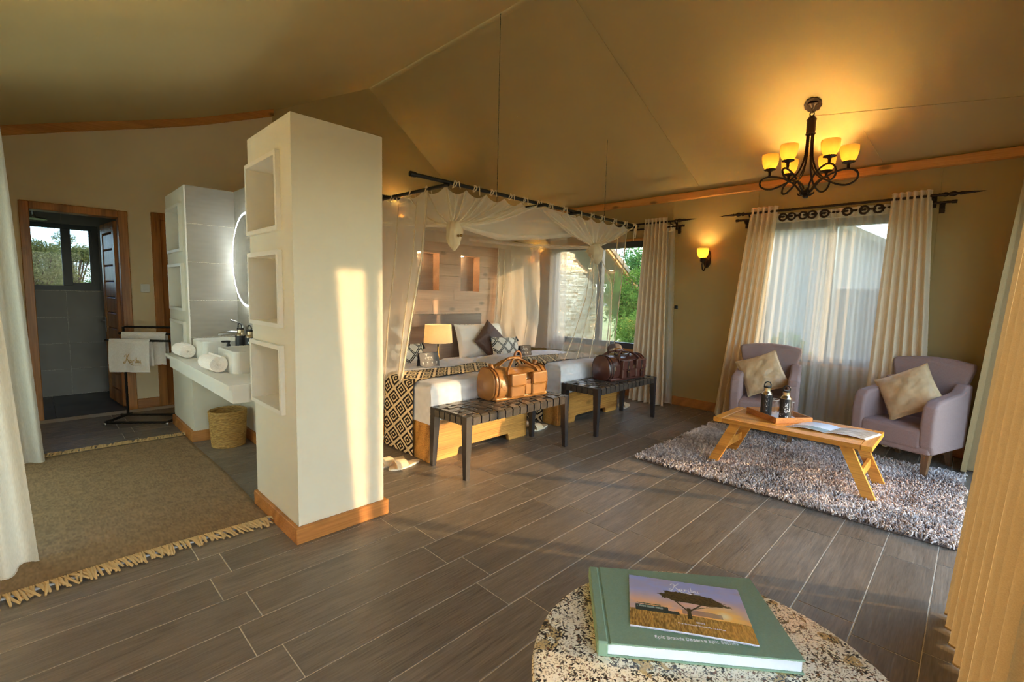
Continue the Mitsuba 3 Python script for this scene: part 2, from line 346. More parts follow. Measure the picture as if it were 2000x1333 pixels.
# floor: grout bed with one piece per wood-look plank
struct('floor', 'grey-brown wood-look tile floor with pale joints', 'floor', bx(XL-0.1, XW+0.12, YF-0.3, YB, -0.10, -0.0016), 'm_grout')
plank = None
for row in range(-9, 24):
    y0 = PY0+row*PW
    if y0+PW > YB: continue
    odd = row % 2
    for k in range(-2, 7):
        x0 = 0.475+odd*0.0825+k*PL
        a, b = max(x0+G, XL), min(x0+PL-G, XW)
        if b-a < 0.03: continue
        full = abs((b-a)-(PL-2*G)) < 1e-6
        if full and plank:
            copy_of('plank', plank, T().translate([a, y0+G, 0]), 'floor'); continue
        m = cbx(0, b-a, 0, PW-2*G, -0.02, 0, 0.0015)
        if full:
            plank = obj('plank', m, 'm_plank', parent='floor'); scene[plank]['to_world'] = T().translate([a, y0+G, 0])
        else:
            obj('plank', xf(m, (a, y0+G, 0)), 'm_plank', parent='floor')
# ceiling canvas: two slopes meeting in a ridge
xs = np.concatenate([np.linspace(-0.8, 3.30, 34), [3.34], np.linspace(3.38, 5.45, 20)])
ys = np.linspace(YF-0.25, YB+0.05, 60)
Xg, Yg = np.meshgrid(xs, ys, indexing='ij')
Zg = roofz(Xg)
near_eave = np.clip((Xg-4.6)/0.6, 0, 1)*np.clip((1.5-Yg)/0.8, 0, 1)
Zg = Zg + 0.012*(meshkit.fbm(np.stack([Xg*1.1, Yg*1.1, 0*Xg], -1), 3, 5)-0.5) + near_eave*0.012*np.sin((Xg*1.6+Yg)*26)*np.exp(-((Xg-5.0)/0.2)**2)
struct('ceiling', 'olive canvas tent ceiling with a ridge and two slopes', 'ceiling', grid(np.stack([Xg, Yg, Zg], -1)), 'm_canvas', True)
def seam(a, b, r=0.0016):
    q = np.linspace(a, b, 14); p = np.array([[x, y, roofz(x)-0.0035] for x, y in q])
    obj('seam', tube(p, r, 5), 'm_canvas', parent='ceiling')
seam((3.45, 2.76), (5.25, 2.31)); seam((4.97, 0.82), (5.27, 0.70)); seam((4.80, 1.16), (4.99, -0.36)); seam((0.4, 2.2), (3.2, 2.35)); seam((3.42, -0.3), (5.2, -0.36))
# window wall (x = 5.3)
W1 = (2.90, 4.42, 0.60, 1.95); W2 = (0.44, 1.62, 0.66, 2.03)
p = Polygon([(YF, -0.02), (YB, -0.02), (YB, 2.46), (YF, 2.46)]).difference(sbox(W1[0], W1[2], W1[1], W1[3])).difference(sbox(W2[0], W2[2], W2[1], W2[3]))
struct('wall_right', 'olive canvas wall with two windows', 'wall', poly_ext(p, 0.10, 'x', XW), 'm_canvas_wall')
for y in (0.30, 1.70, 2.62): obj('seam', tube([(XW-0.002, y, 0.15), (XW-0.002, y, 2.37)], 0.003, 5), 'm_canvas_wall', parent='wall_right')
struct('trim_1', 'long golden wooden beam along the top of the window wall', 'beam', cbx(5.245, XW+0.02, YF, YB-0.05, 2.372, 2.447, 0.006), 'm_beam')
struct('baseboard_right', 'dark wooden baseboard along the window wall', 'baseboard', cbx(5.278, XW+0.01, YF, YB, 0, 0.10, 0.004), 'm_skirt')
def window(name, label, Y0, Y1, Z0, Z1, mull, x=XW, rail=0.07):
    k = struct(name, label, 'window')
    fr = [bx(x+0.01, x+0.09, Y0, Y1, Z1-rail, Z1), bx(x+0.01, x+0.09, Y0, Y1, Z0, Z0+rail), bx(x+0.01, x+0.09, Y0, Y0+rail, Z0+rail, Z1-rail), bx(x+0.01, x+0.09, Y1-rail, Y1, Z0+rail, Z1-rail)]
    obj('frame', cat(fr), 'm_frame', parent=k)
    edges = [Y0+rail]+list(mull)+[Y1-rail]
    for m in mull: obj('mullion', cbx(x+0.01, x+0.085, m-0.035, m+0.035, Z0+rail, Z1-rail), 'm_frame', parent=k)
    for i in range(len(edges)-1):
        a, b = edges[i]+(0.035 if i else 0), edges[i+1]-(0.035 if i < len(edges)-2 else 0)
        v = np.array([[x+0.05, a, Z0+rail], [x+0.05, b, Z0+rail], [x+0.05, b, Z1-rail], [x+0.05, a, Z1-rail]])
        obj('pane', trimesh.Trimesh(v, [[0, 1, 2], [0, 2, 3]], process=False), 'm_pane', parent=k)
    obj('sill', cbx(x-0.018, x+0.01, Y0-0.03, Y1+0.03, Z0-0.03, Z0, 0.004), 'm_beam', parent=k)
    obj('head_trim', cbx(x-0.018, x+0.01, Y0-0.03, Y1+0.03, Z1, Z1+0.03, 0.004), 'm_beam', parent=k)
    return k
window('window_1', 'dark framed window behind the beds looking out on trees and a stone cabin', *W1, [3.62])
window('window_2', 'dark framed window behind sheer curtains between the armchairs', *W2, [1.03])
# back wall: plastered part with the doors, canvas gable beside it
D1, D2 = (0.0, 0.645, 1.92), (0.94, 1.62, 1.94)
top = [(x, roofz(x)+0.02) for x in np.linspace(2.08, XL-0.1, 9)]
p = Polygon([(XL-0.1, -0.02), (2.08, -0.02)]+top).difference(sbox(D1[0], -0.1, D1[1], D1[2])).difference(sbox(D2[0], -0.1, D2[1], D2[2]))
struct('wall_back', 'plastered back wall with two doors under a sloping beam', 'wall', poly_ext(p, 0.10, 'y', YB), 'm_cream')
p = Polygon([(2.08, -0.02), (XW+0.1, -0.02)]+[(x, roofz(x)+0.02) for x in np.linspace(XW+0.1, 2.08, 25)])
g = poly_ext(p, 0.05, 'y', YB+0.04)
struct('wall_gable', 'dark olive canvas end wall of the tent behind the beds', 'wall', g, 'm_canvas')
pr = Polygon([(x, roofz(x)-0.075-0.0) for x in np.linspace(XL, 2.08, 8)]+[(x, roofz(x)+0.0) for x in np.linspace(2.08, XL, 8)])
struct('trim_2', 'rough wooden beam sloping up along the top of the plastered wall', 'beam', poly_ext(pr, 0.05, 'y', YB-0.05), 'm_rake')
struct('baseboard_back', 'wooden baseboard between the two doors', 'baseboard', cat(cbx(0.70, 0.885, YB-0.02, YB+0.01, 0, 0.10), cbx(1.68, 5.25, YB-0.02, YB+0.03, 0, 0.10)), 'm_skirt')
# door 1: open, with a tall frame; leaf swung into the shower room
d = struct('door_1', 'open wooden door of the shower room with a panelled leaf', 'door')
fw = 0.062
obj('frame', cat(cbx(D1[0]-0.045, D1[0]+0.02, YB-0.025, YB+0.13, 0, D1[2]+0.06), cbx(D1[1]-0.02, D1[1]+0.055, YB-0.025, YB+0.13, 0, D1[2]+0.06), cbx(D1[0]+0.02, D1[1]-0.02, YB-0.025, YB+0.13, D1[2]-0.01, D1[2]+0.06)), 'm_door', parent=d)
LW = 0.60
lf = [cbx(0, LW, 0, 0.012, 0, 1.88, 0.002)]                      # leaf in local xz: hinge at 0
st = 0.085
fr = [cbx(0, st, -0.014, 0.026, 0, 1.88), cbx(LW-st, LW, -0.014, 0.026, 0, 1.88)]
ang = math.radians(95)
hinge = (D1[1]-0.02, YB+0.14, 0.012)
def leaf(m): return xf(m, hinge, ang)
obj('leaf', leaf(cat(fr+[cbx(st, LW-st, -0.014, 0.026, 0, 0.14), cbx(st, LW-st, -0.014, 0.026, 1.78, 1.88)])), 'm_door', parent=d)
for i in range(10):
    z = 0.145+i*0.163; obj('panel', leaf(cbx(st, LW-st, -0.008, 0.02, z, z+0.155, 0.008)), 'm_door', parent=d+'__leaf')
h = cat(tube([(LW-0.045, -0.02, 0.86), (LW-0.045, -0.06, 0.86)], 0.009), tube([(LW-0.045, -0.06, 0.86), (LW-0.15, -0.065, 0.862)], 0.008), tube([(LW-0.045, 0.03, 0.86), (LW-0.045, 0.07, 0.86)], 0.009), tube([(LW-0.045, 0.07, 0.86), (LW-0.15, 0.075, 0.862)], 0.008), cbx(LW-0.06, LW-0.03, -0.018, -0.014, 0.74, 0.9), cbx(LW-0.06, LW-0.03, 0.026, 0.03, 0.74, 0.9))
tag(obj('handle', leaf(h), 'm_chrome', True, parent=d+'__leaf'), 'chrome lever handle')
for z in (0.25, 0.95, 1.62): tag(obj('hinge', leaf(cbx(-0.012, 0.02, -0.022, -0.012, z, z+0.10)), 'm_brass', parent=d+'__leaf'), 'brass hinge')
d = struct('door_2', 'closed wooden door half hidden behind the tiled pillar', 'door')
obj('frame', cat(cbx(D2[0]-0.055, D2[0]+0.02, YB-0.025, YB+0.11, 0, D2[2]+0.06), cbx(D2[1]-0.02, D2[1]+0.055, YB-0.025, YB+0.11, 0, D2[2]+0.06), cbx(D2[0]+0.02, D2[1]-0.02, YB-0.025, YB+0.11, D2[2]-0.01, D2[2]+0.06)), 'm_door', parent=d)
obj('leaf', cat(cbx(D2[0]+0.02, D2[1]-0.02, YB+0.03, YB+0.05, -0.02, D2[2]-0.01), cbx(D2[0]+0.02, D2[0]+0.11, YB+0.015, YB+0.05, 0.01, D2[2]-0.01), cbx(D2[1]-0.11, D2[1]-0.02, YB+0.015, YB+0.05, 0.01, D2[2]-0.01)), 'm_door', parent=d)
for i in range(10): obj('panel', cbx(D2[0]+0.11, D2[1]-0.11, YB+0.02, YB+0.05, 0.12+i*0.17, 0.28+i*0.17, 0.006), 'm_door', parent=d+'__leaf')
k = thing('light_switch', 'white switch plate on the wall between the two doors', 'switch')
obj('plate', cbx(0.775, 0.85, YB-0.012, YB, 1.19, 1.275, 0.004), 'm_plastic_white', parent=k); obj('rocker', cbx(0.795, 0.83, YB-0.017, YB-0.01, 1.21, 1.255, 0.003), 'm_plastic_white', parent=k)
k = thing('light_switch', 'small black switch on the olive wall beside the curtain near the wall lamp', 'switch')
obj('plate', cbx(XW-0.012, XW, 2.50, 2.54, 1.13, 1.17, 0.003), 'm_black', parent=k); obj('rocker', cbx(XW-0.018, XW-0.01, 2.51, 2.53, 1.14, 1.16, 0.002), 'm_black', parent=k)
# shower room behind door 1
YS = 7.30
W3 = (-0.42, 0.57, 1.19, 1.92)
p = sbox(-0.5, -0.02, 0.75, 2.35).difference(sbox(W3[0], W3[2], W3[1], W3[3]))
struct('wall_shower', 'grey tiled wall of the shower room with a window', 'wall', poly_ext(p, 0.1, 'y', YS+0.002), 'm_tilegrout')
TH = 0.295
for r in range(8):
    for c in range(-1, 2):
        q = sbox(0.12+c*0.6+0.0015-0.45, r*TH+0.0015, 0.12+(c+1)*0.6-0.0015-0.45, (r+1)*TH-0.0015).intersection(p)
        if q.area > 1e-4: obj('tile', poly_ext(q, 0.012, 'y', YS), 'm_tile_dark', parent='wall_shower')
struct('wall_shower_left', 'grey tiled side wall of the shower room', 'wall', bx(-0.6, -0.5, YB+0.1, YS+0.1, -0.02, 2.35), 'm_tile_dark')
struct('wall_shower_right', 'grey tiled side wall behind the open door', 'wall', bx(0.75, 0.85, YB+0.1, YS+0.1, -0.02, 2.35), 'm_tile_dark')
struct('ceiling_shower', 'pale ceiling of the shower room', 'ceiling', bx(-0.6, 0.85, YB+0.1, YS+0.1, 2.35, 2.4), 'm_cream')
struct('floor_shower', 'dark grey tiled floor of the shower room', 'floor', bx(-0.5, 0.75, YB, YS+0.02, -0.1, -0.014), 'm_tilegrout')
for i in range(3):
    for j in range(3):
        a, b = -0.5+i*0.6, YB+0.003+j*0.6
        obj('tile', cbx(max(a+0.0015, -0.5), min(a+0.5985, 0.75), b, min(b+0.597, YS), -0.02, -0.001, 0.001), 'm_tile_floor', parent='floor_shower')
k = struct('window_3', 'small dark framed sliding window in the shower room', 'window')
y = YS
obj('frame', cat(bx(W3[0], W3[1], y, y+0.07, W3[3]-0.05, W3[3]), bx(W3[0], W3[1], y, y+0.07, W3[2], W3[2]+0.05), bx(W3[0], W3[0]+0.05, y, y+0.07, W3[2], W3[3]), bx(W3[1]-0.055, W3[1], y, y+0.07, W3[2], W3[3])), 'm_frame', parent=k)
obj('mullion', cbx(0.255, 0.335, y+0.005, y+0.065, W3[2]+0.05, W3[3]-0.05), 'm_frame', parent=k)
obj('sash', cat(bx(0.335, 0.515, y+0.02, y+0.05, W3[2]+0.05, W3[2]+0.085), bx(0.49, 0.515, y+0.02, y+0.05, W3[2]+0.05, W3[3]-0.05)), 'm_frame', parent=k)
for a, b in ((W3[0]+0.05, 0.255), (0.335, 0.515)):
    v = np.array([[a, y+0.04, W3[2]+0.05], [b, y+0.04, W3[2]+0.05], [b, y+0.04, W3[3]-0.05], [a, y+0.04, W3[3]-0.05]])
    obj('pane', trimesh.Trimesh(v, [[0, 1, 2], [0, 2, 3]], process=False), 'm_pane_dimmed', parent=k)
k = thing('shower_head', 'chrome rain shower head in front of the small window', 'shower head')
obj('arm', tube(smooth_poly([(-0.48, 6.75, 2.02), (-0.2, 6.75, 2.03), (0.02, 6.75, 2.0), (0.05, 6.75, 1.93)], 5), 0.011), 'm_chrome', True, parent=k)
obj('head', lathe([(0.0, 0.03), (0.02, 0.028), (0.03, 0.012), (0.10, 0.004), (0.10, -0.006), (0, -0.006)], 24, (0.05, 6.75, 1.90)), 'm_chrome', 40, parent=k)
# left wall with an opening, front wall with two openings
WL = (2.80, 4.42, 0.05, 1.95)
p = Polygon([(YF-0.1, -0.02), (YB+0.1, -0.02), (YB+0.1, 2.54), (YF-0.1, 2.54)]).difference(sbox(WL[0], WL[2], WL[1], WL[3]))
struct('wall_left', 'cream side wall with a tall opening', 'wall', poly_ext(p, 0.1, 'x', XL-0.1), 'm_cream')
FA, FB = (-0.28, 0.85, 1.98), (1.02, 4.68, 2.05)
p = Polygon([(XL-0.1, -0.02), (XW+0.1, -0.02)]+[(x, roofz(x)+0.02) for x in np.linspace(XW+0.1, XL-0.1, 25)])
p = p.difference(sbox(FA[0], -0.1, FA[1], FA[2])).difference(sbox(FB[0], 0.0, FB[1], FB[2]))
struct('wall_front', 'canvas front wall with wide glazed doors', 'wall', poly_ext(p, 0.08, 'y', YF-0.08), 'm_canvas_wall')
k = struct('window_4', 'wide sliding glass doors in the front wall', 'window')
obj('frame', cat(bx(FB[0], FB[1], YF-0.06, YF, FB[2]-0.06, FB[2]), bx(FB[0], FB[1], YF-0.06, YF, 0, 0.05), bx(FB[0], FB[0]+0.05, YF-0.06, YF, 0, FB[2]), bx(FB[1]-0.05, FB[1], YF-0.06, YF, 0, FB[2])), 'm_frame', parent=k)
for a in (1.75, 2.775, 3.78): obj('mullion', cbx(a, a+0.06, YF-0.06, YF, 0.05, FB[2]-0.06), 'm_frame', parent=k)
# partition behind the beds: boarded, with two lit niches
PX0, PX1, PZ = 1.33, 4.54, 2.05
NI = [(3.21, 3.53, 1.285, 1.735), (3.87, 4.19, 1.285, 1.735)]
core = sbox(PX0, 0, PX1, PZ)
for n in NI: core = core.difference(sbox(n[0], n[2], n[1], n[3]))
struct('wall_partition', 'boarded wooden partition behind the beds with two niches', 'wall', cat(poly_ext(core, 0.13, 'y', YP+0.015), bx(PX0, PX1, YP+0.145, YP+0.16, 0, PZ)), 'm_board')
bh = PZ/14
for r in range(14):
    row = sbox(PX0, r*bh+0.0015, PX1+0.004, (r+1)*bh-0.0015)
    for n in NI: row = row.difference(sbox(n[0], n[2], n[1], n[3]))
    cuts = [2.9+0.9*((r*0.37) % 1)]
    segs = row.difference(sbox(cuts[0]-0.001, 0, cuts[0]+0.001, 3))
    for gme in getattr(segs, 'geoms', [segs]): obj('board', poly_ext(gme, 0.015+0.002*((r*7) % 3)/3, 'y', YP), 'm_board', parent='wall_partition')
for n in NI:
    obj('niche_back', bx(n[0], n[1], YP+0.13, YP+0.145, n[2], n[3]), 'm_headboard', parent='wall_partition')
    s = obj('spotlight', lathe([(0, 0), (0.028, 0), (0.028, 0.008), (0, 0.008)], 20, (n[0]+0.06, YP+0.06, n[3]-0.009)), 'm_shade', parent='wall_partition')
    scene[s]['emitter'] = glow((1.0, 0.75, 0.4), 6*LAMP)
obj('headboard', cbx(2.35, 4.21, YP-0.03, YP+0.0, 0.25, 0.995, 0.004), 'm_headboard', parent='wall_partition')
tag('wall_partition__headboard', 'wide grey wooden headboard panel')
# vanity block: white niche pillar, mirror wall, tiled pillar
PXa, PXb, PYa, PYb, PH = 0.867, 1.333, 2.30, 2.91, 2.058
BOX = [(1.538, 1.914), (1.06, 1.443), (0.62, 0.972)]
def niche_pillar(y0, y1, x0, x1, h, b0, b1):
    body = man(bx(x0, x1, y0, y1, 0, h))
    for z0, z1 in BOX: body = body - man(bx(x0-0.1, x0+0.24, b0+0.02, b1-0.02, z0+0.02, z1-0.02))
    return tri(body)
def niche_frame(x0, b0, b1, z0, z1):
    o = sbox(b0, z0, b1, z1).difference(sbox(b0+0.022, z0+0.022, b1-0.022, z1-0.022))
    return cat(poly_ext(o, 0.26, 'x', x0-0.022), bx(x0+0.235, x0+0.239, b0+0.02, b1-0.02, z0+0.02, z1-0.02))
struct('wall_pillar', 'tall free-standing cream pillar with three white box niches', 'pillar', niche_pillar(PYa, PYb, PXa, PXb, PH, 2.44, 2.90), 'm_pillar')
for z0, z1 in BOX: obj('niche', niche_frame(PXa, 2.44, 2.90, z0, z1), 'm_white', parent='wall_pillar')
struct('baseboard_pillar', 'orange wooden baseboard around the foot of the cream pillar', 'baseboard', cat(cbx(PXa-0.02, PXb+0.022, PYa-0.02, PYa, 0, 0.085, 0.003), cbx(PXa-0.02, PXa, PYa, PYb+0.0, 0, 0.085, 0.003), cbx(PXb, PXb+0.02, PYa, PYb, 0, 0.085, 0.003)), 'm_skirt')
TYa, TYb, TH2 = 4.44, 5.18, 2.04
struct('wall_mirror', 'low wall behind the washstand, tiled above the counter', 'wall', cat(bx(1.222, 1.333, PYb, TYb, 0, 2.045), bx(1.2118, 1.23, PYb, TYa, 0.712, 2.04)), 'm_pillar')
struct('wall_tile_pillar', 'pillar at the far end of the washstand, tiled on its front and with white box niches', 'pillar', niche_pillar(TYa+0.0018, TYb, 0.867, 1.222, TH2, 4.56, 5.08), 'm_pillar')
for z0, z1 in BOX: obj('niche', niche_frame(0.867, 4.56, 5.08, z0, z1), 'm_white', parent='wall_tile_pillar')
obj('corner_strip', bx(0.862, 0.872, TYa-0.002, TYa+0.012, 0.71, TH2), 'm_white', parent='wall_tile_pillar')
rows = [0.715, 0.853, 1.150, 1.450, 1.750, 2.04]
for i in range(5):
    obj('tile', cbx(0.873, 1.222, TYa, TYa+0.014, rows[i]+0.0015, rows[i+1]-0.0015, 0.001), 'm_tile', parent='wall_tile_pillar')
    for a, b in ((2.912, 3.24), (3.24, 3.84), (3.84, TYa)):
        obj('tile', cbx(1.21, 1.224, a+0.0015, b-0.0015, rows[i]+0.0015, rows[i+1]-0.0015, 0.001), 'm_tile', parent='wall_mirror')
struct('baseboard_vanity', 'wooden baseboard under the washstand', 'baseboard', cat(cbx(0.847, 0.867, TYa-0.008, TYb, 0, 0.09, 0.003), cbx(0.847, 1.222, TYa-0.008, TYa+0.012, 0, 0.09, 0.003), cbx(1.202, 1.222, PYb, TYa-0.008, 0, 0.09, 0.003)), 'm_skirt')
# ================================================================ washstand side
k = thing('wash_counter', 'white floating washstand counter holding two basins', 'counter')
obj('slab', cbx(0.74, 1.21, 2.925, 4.70, 0.685, 0.71, 0.003), 'm_white', parent=k)
obj('apron', cbx(0.765, 1.21, 2.95, 4.68, 0.60, 0.685, 0.003), 'm_white', parent=k)
# cut the slab around the tiled pillar
scene['wash_counter__slab'] = mikit.ply(tri(man(bx(0.74, 1.21, 2.925, 4.70, 0.685, 0.71))-man(bx(0.842, 1.3, TYa-0.012, 5, 0, 1))), 'm_white')
scene['wash_counter__apron'] = mikit.ply(tri(man(bx(0.765, 1.21, 2.95, 4.68, 0.60, 0.685))-man(bx(0.842, 1.3, TYa-0.012, 5, 0, 1))), 'm_white')
obj('drain_pipe', lathe([(0.0, 0.53), (0.028, 0.53), (0.028, 0.60), (0, 0.60)], 18, (0.98, 3.05, 0)), 'm_plastic_white', 40, parent=k)
def basin(y0, y1, label):
    k = thing('basin', label, 'basin')
    x0, x1, z0, z1 = 0.865, 1.165, 0.71, 0.85
    o = man(rbx(x0, x1, y0, y1, z0-0.03, z1+0.03, 0.045, 20)); o = o.trim_by_plane([0, 0, 1], z0+0.0005).trim_by_plane([0, 0, -1], -z1)
    i = man(rbx(x0+0.016, x1-0.016, y0+0.016, y1-0.016, z0+0.03, z1+0.1, 0.04, 20))
    obj('bowl', tri(o-i), 'm_gloss_white', 25, parent=k)
    obj('drain', lathe([(0.0, 0.745), (0.02, 0.744), (0.022, 0.740)], 16, ((x0+x1)/2, (y0+y1)/2, 0)), 'm_chrome', parent=k)
basin(3.30, 3.68, 'white rectangular basin nearer to the cream pillar')
basin(4.04, 4.40, 'white rectangular basin beside the tiled pillar')
def faucet(y, label):
    k = thing('faucet', label, 'faucet')
    obj('body', lathe([(0.0, 0.711), (0.026, 0.711), (0.026, 0.716), (0.020, 0.722), (0.020, 0.94), (0.017, 0.95), (0, 0.95)], 20, (1.188, y, 0)), 'm_chrome', 40, parent=k)
    obj('spout', tube([(1.185, y, 0.90), (1.10, y, 0.905), (1.02, y, 0.895), (1.015, y, 0.88)], 0.011, 10), 'm_chrome', True, parent=k)
    obj('lever', tube([(1.188, y, 0.95), (1.14, y, 0.985), (1.10, y, 1.0)], [0.01, 0.008, 0.006], 8), 'm_chrome', True, parent=k)
faucet(4.22, 'chrome faucet at the basin beside the tiled pillar'); faucet(3.49, 'chrome faucet at the basin nearer to the cream pillar')
SCRIPT = [[(0.02,0.62),(0.06,0.74),(0.16,0.78),(0.22,0.70),(0.20,0.50),(0.13,0.22),(0.07,0.05),(0.0,-0.02),(-0.06,0.04),(-0.05,0.14),(0.02,0.2)],
          [(0.44,0.86),(0.36,0.80),(0.27,0.58),(0.17,0.42)], [(0.17,0.42),(0.26,0.40),(0.34,0.22),(0.46,0.0),(0.62,-0.12),(0.95,-0.16),(1.35,-0.12)],
          [(0.56,0.26),(0.50,0.30),(0.44,0.22),(0.45,0.10),(0.52,0.10),(0.58,0.24),(0.57,0.10),(0.63,0.06)],
          [(0.68,0.28),(0.70,0.06)], [(0.69,0.20),(0.76,0.29),(0.82,0.26)], [(0.88,0.26),(0.88,0.08),(0.92,0.06)], [(0.885,0.36),(0.90,0.38)],
          [(1.0,0.56),(1.0,0.08)], [(1.0,0.22),(1.06,0.28),(1.12,0.2),(1.08,0.08),(1.0,0.1)], [(1.19,0.27),(1.19,0.12),(1.24,0.07),(1.30,0.12),(1.32,0.27)], [(1.32,0.27),(1.33,0.08),(1.38,0.07)]]
def script_mesh(w=0.035, depth=0.01):
    "hand-drawn lettering 'Karibu', about 1.4 wide and 0.9 tall, in xy"
    ls = [LineString(smooth_poly(s, 5)).buffer(w/2, quad_segs=2) for s in SCRIPT]
    return poly_ext(union_all(ls).simplify(0.004), depth)
SCR = script_mesh(); SCR_B = script_mesh(0.06)
def wrap(m, r, ang):
    "bend flat lettering (x -> around, y -> up) onto a vertical cylinder of radius r, centred on the angle ang"
    v = np.array(m.vertices); a = ang + v[:, 0]/r; q = r+0.0002+v[:, 2]*0
    return trimesh.Trimesh(np.c_[q*np.cos(a), q*np.sin(a), v[:, 1]], m.faces, process=False)
def flask(loc, label, h=0.235, r=0.036, mark=None, face=math.pi, group=None):
    k = thing('water_flask', label, 'bottle', group)
    body = lathe([(0, 0), (r-0.004, 0), (r, 0.004), (r, h*0.66), (r-0.001, h*0.668), (0, h*0.668)], 28, loc)
    obj('body', body, 'm_flask', 40, parent=k)
    tag(obj('neck', lathe([(r-0.002, h*0.668), (r-0.004, h*0.70), (r*0.66, h*0.755), (r*0.60, h*0.77), (r*0.60, h*0.86), (0, h*0.86)], 28, loc), 'm_steel', 40, parent=k), 'bare steel neck')
    cap = cat(lathe([(r*0.62, h*0.86), (r*0.66, h*0.865), (r*0.66, h*0.91), (r*0.5, h*0.92), (0, h*0.92)], 20), tube([(r*0.6*math.cos(t)*1.0, r*0.12, h*0.955+r*0.62*math.sin(t)) for t in np.linspace(-0.9, 4.04, 16)], 0.0045, 6))
    obj('cap', xf(cap, loc, face-math.pi/2+0.3), 'm_black', 40, parent=k)
    if mark == 'script':
        s = xf(SCR_B, (-0.72, -0.3, 0)); v = s.vertices*0.072; s = trimesh.Trimesh(np.c_[-v[:, 1], v[:, 0], v[:, 2]], s.faces, process=False)
        obj('lettering', xf(wrap(xf(s, (0, h*0.36, 0)), r, face-0.1), loc), 'm_ink_white', parent=k+'__body')
    elif mark == 'rows':
        q = []
        for i, z in enumerate(np.linspace(0.06, 0.60, 5)):
            q.append(poly_ext(Point(0, z*h).buffer(0.0035), 0.001))
            for j in range(3): q += [poly_ext(sbox(-0.010+0.002*(j % 2), z*h+0.006+j*0.0042, 0.010-0.001*j, z*h+0.008+j*0.0042), 0.001)]
        obj('icons', xf(wrap(cat(q), r, face+0.05), loc), 'm_ink_white', parent=k+'__body')
    return k
flask((1.10, 3.98, 0.735), 'black flask with a steel neck standing in the dark caddy by the far basin', 0.24)
flask((1.12, 3.82, 0.735), 'black flask with a steel neck standing in the dark caddy nearer to the cream pillar', 0.235)
for y, lab in ((3.98, 'black caddy box on the counter below the faucet of the far basin'), (3.82, 'black caddy box on the counter nearest to the cream pillar')):
    k = thing('caddy', lab, 'caddy')
    o = sbox(1.05, y-0.055, 1.16, y+0.055)
    obj('tray', cat(poly_ext(o.difference(o.buffer(-0.004)), 0.09, 'z', 0.711), poly_ext(o, 0.022, 'z', 0.711)), 'm_black', parent=k)
    obj('label_strip', bx(1.048, 1.05, y-0.03, y-0.005, 0.74, 0.785), 'm_ink_white', parent=k)
k = thing('soap_pump', 'small black soap pump bottle standing between the two basins', 'dispenser')
L = (0.985, 3.86, 0.711)
obj('bottle', lathe([(0, 0), (0.028, 0), (0.03, 0.004), (0.03, 0.10), (0.022, 0.115), (0.012, 0.122), (0, 0.122)], 22, L), 'm_flask', 40, parent=k)
obj('pump', cat(lathe([(0.009, 0.122), (0.009, 0.15), (0, 0.15)], 12, L), xf(cbx(-0.045, 0.012, -0.009, 0.009, 0.148, 0.162), L), lathe([(0.013, 0.122), (0.013, 0.135), (0, 0.135)], 12, L)), 'm_black', 40, parent=k)
def rolled_towel(loc, L, r, yaw, label):
    k = thing('rolled_towel', label, 'towel', None)
    th = np.linspace(0, 2*np.pi*3.2, 110); rr = r*(0.16+0.84*th/th[-1])
    sp = np.stack([rr*np.cos(th), rr*np.sin(th)], 1); nrm = np.stack([np.cos(th), np.sin(th)], 1)
    t = 0.0065; P = np.vstack([sp+nrm*t, (sp-nrm*t)[::-1]])
    g = Polygon(P).buffer(0)
    m = poly_ext(g, L-0.02, 'y', -L/2+0.01)
    core = tube([(0, -L/2+0.03, 0), (0, L/2-0.03, 0)], r*0.9, 24)
    obj('cloth', xf(cat(m, core), loc, yaw), 'm_towel', 50, parent=k)
    obj('end_hem', xf(ribbon([(r*1.0*math.cos(a)*1.03, 0, r*1.03*math.sin(a)) for a in np.linspace(-1.2, -0.6, 5)], (0, 1, 0), L-0.02, 0.004), loc, yaw), 'm_towel', parent=k)
rolled_towel((0.800, 3.52, 0.768), 0.26, 0.050, 0.06, 'rolled white towel on the counter beside the near basin')
rolled_towel((0.800, 4.36, 0.768), 0.26, 0.050, 0.05, 'rolled white towel on the counter beside the far basin')
# round backlit mirror
k = thing('round_mirror', 'round mirror with a glowing white rim on the tiled wall', 'mirror')
C = np.array([1.17, 4.02, 1.47]); R = 0.36
def ring(r0, r1, x0, x1, n=72):
    o = Point(C[1], C[2]).buffer(r1, quad_segs=n//4)
    if r0 > 0: o = o.difference(Point(C[1], C[2]).buffer(r0, quad_segs=n//4))
    return poly_ext(o, x1-x0, 'x', x0)
scene['m_mirror'] = {'type': 'conductor', 'specular_reflectance': {'type': 'rgb', 'value': [0.85, 0.87, 0.87]}}
obj('glass', ring(0, R-0.016, 1.168, 1.176), 'm_mirror', parent=k)
e = tag(obj('light_rim', ring(R-0.016, R, 1.168, 1.176), 'm_white', parent=k), 'glowing white rim')
scene[e]['emitter'] = glow((0.85, 0.97, 1.0), 1.6*LAMP)
obj('backing', ring(0, R-0.05, 1.182, 1.209), 'm_white', parent=k)
e = tag(obj('light_strip', ring(R-0.05, R-0.03, 1.178, 1.196), 'm_white', parent=k), 'LED strip behind the mirror')
scene[e]['emitter'] = glow((0.85, 0.97, 1.0), 1.0*LAMP)
e = obj('touch_button', bx(1.1665, 1.168, 3.985, 4.005, 1.20, 1.22), 'm_white', parent=k); scene[e]['emitter'] = glow((0.6, 0.85, 1.0), 2*LAMP)
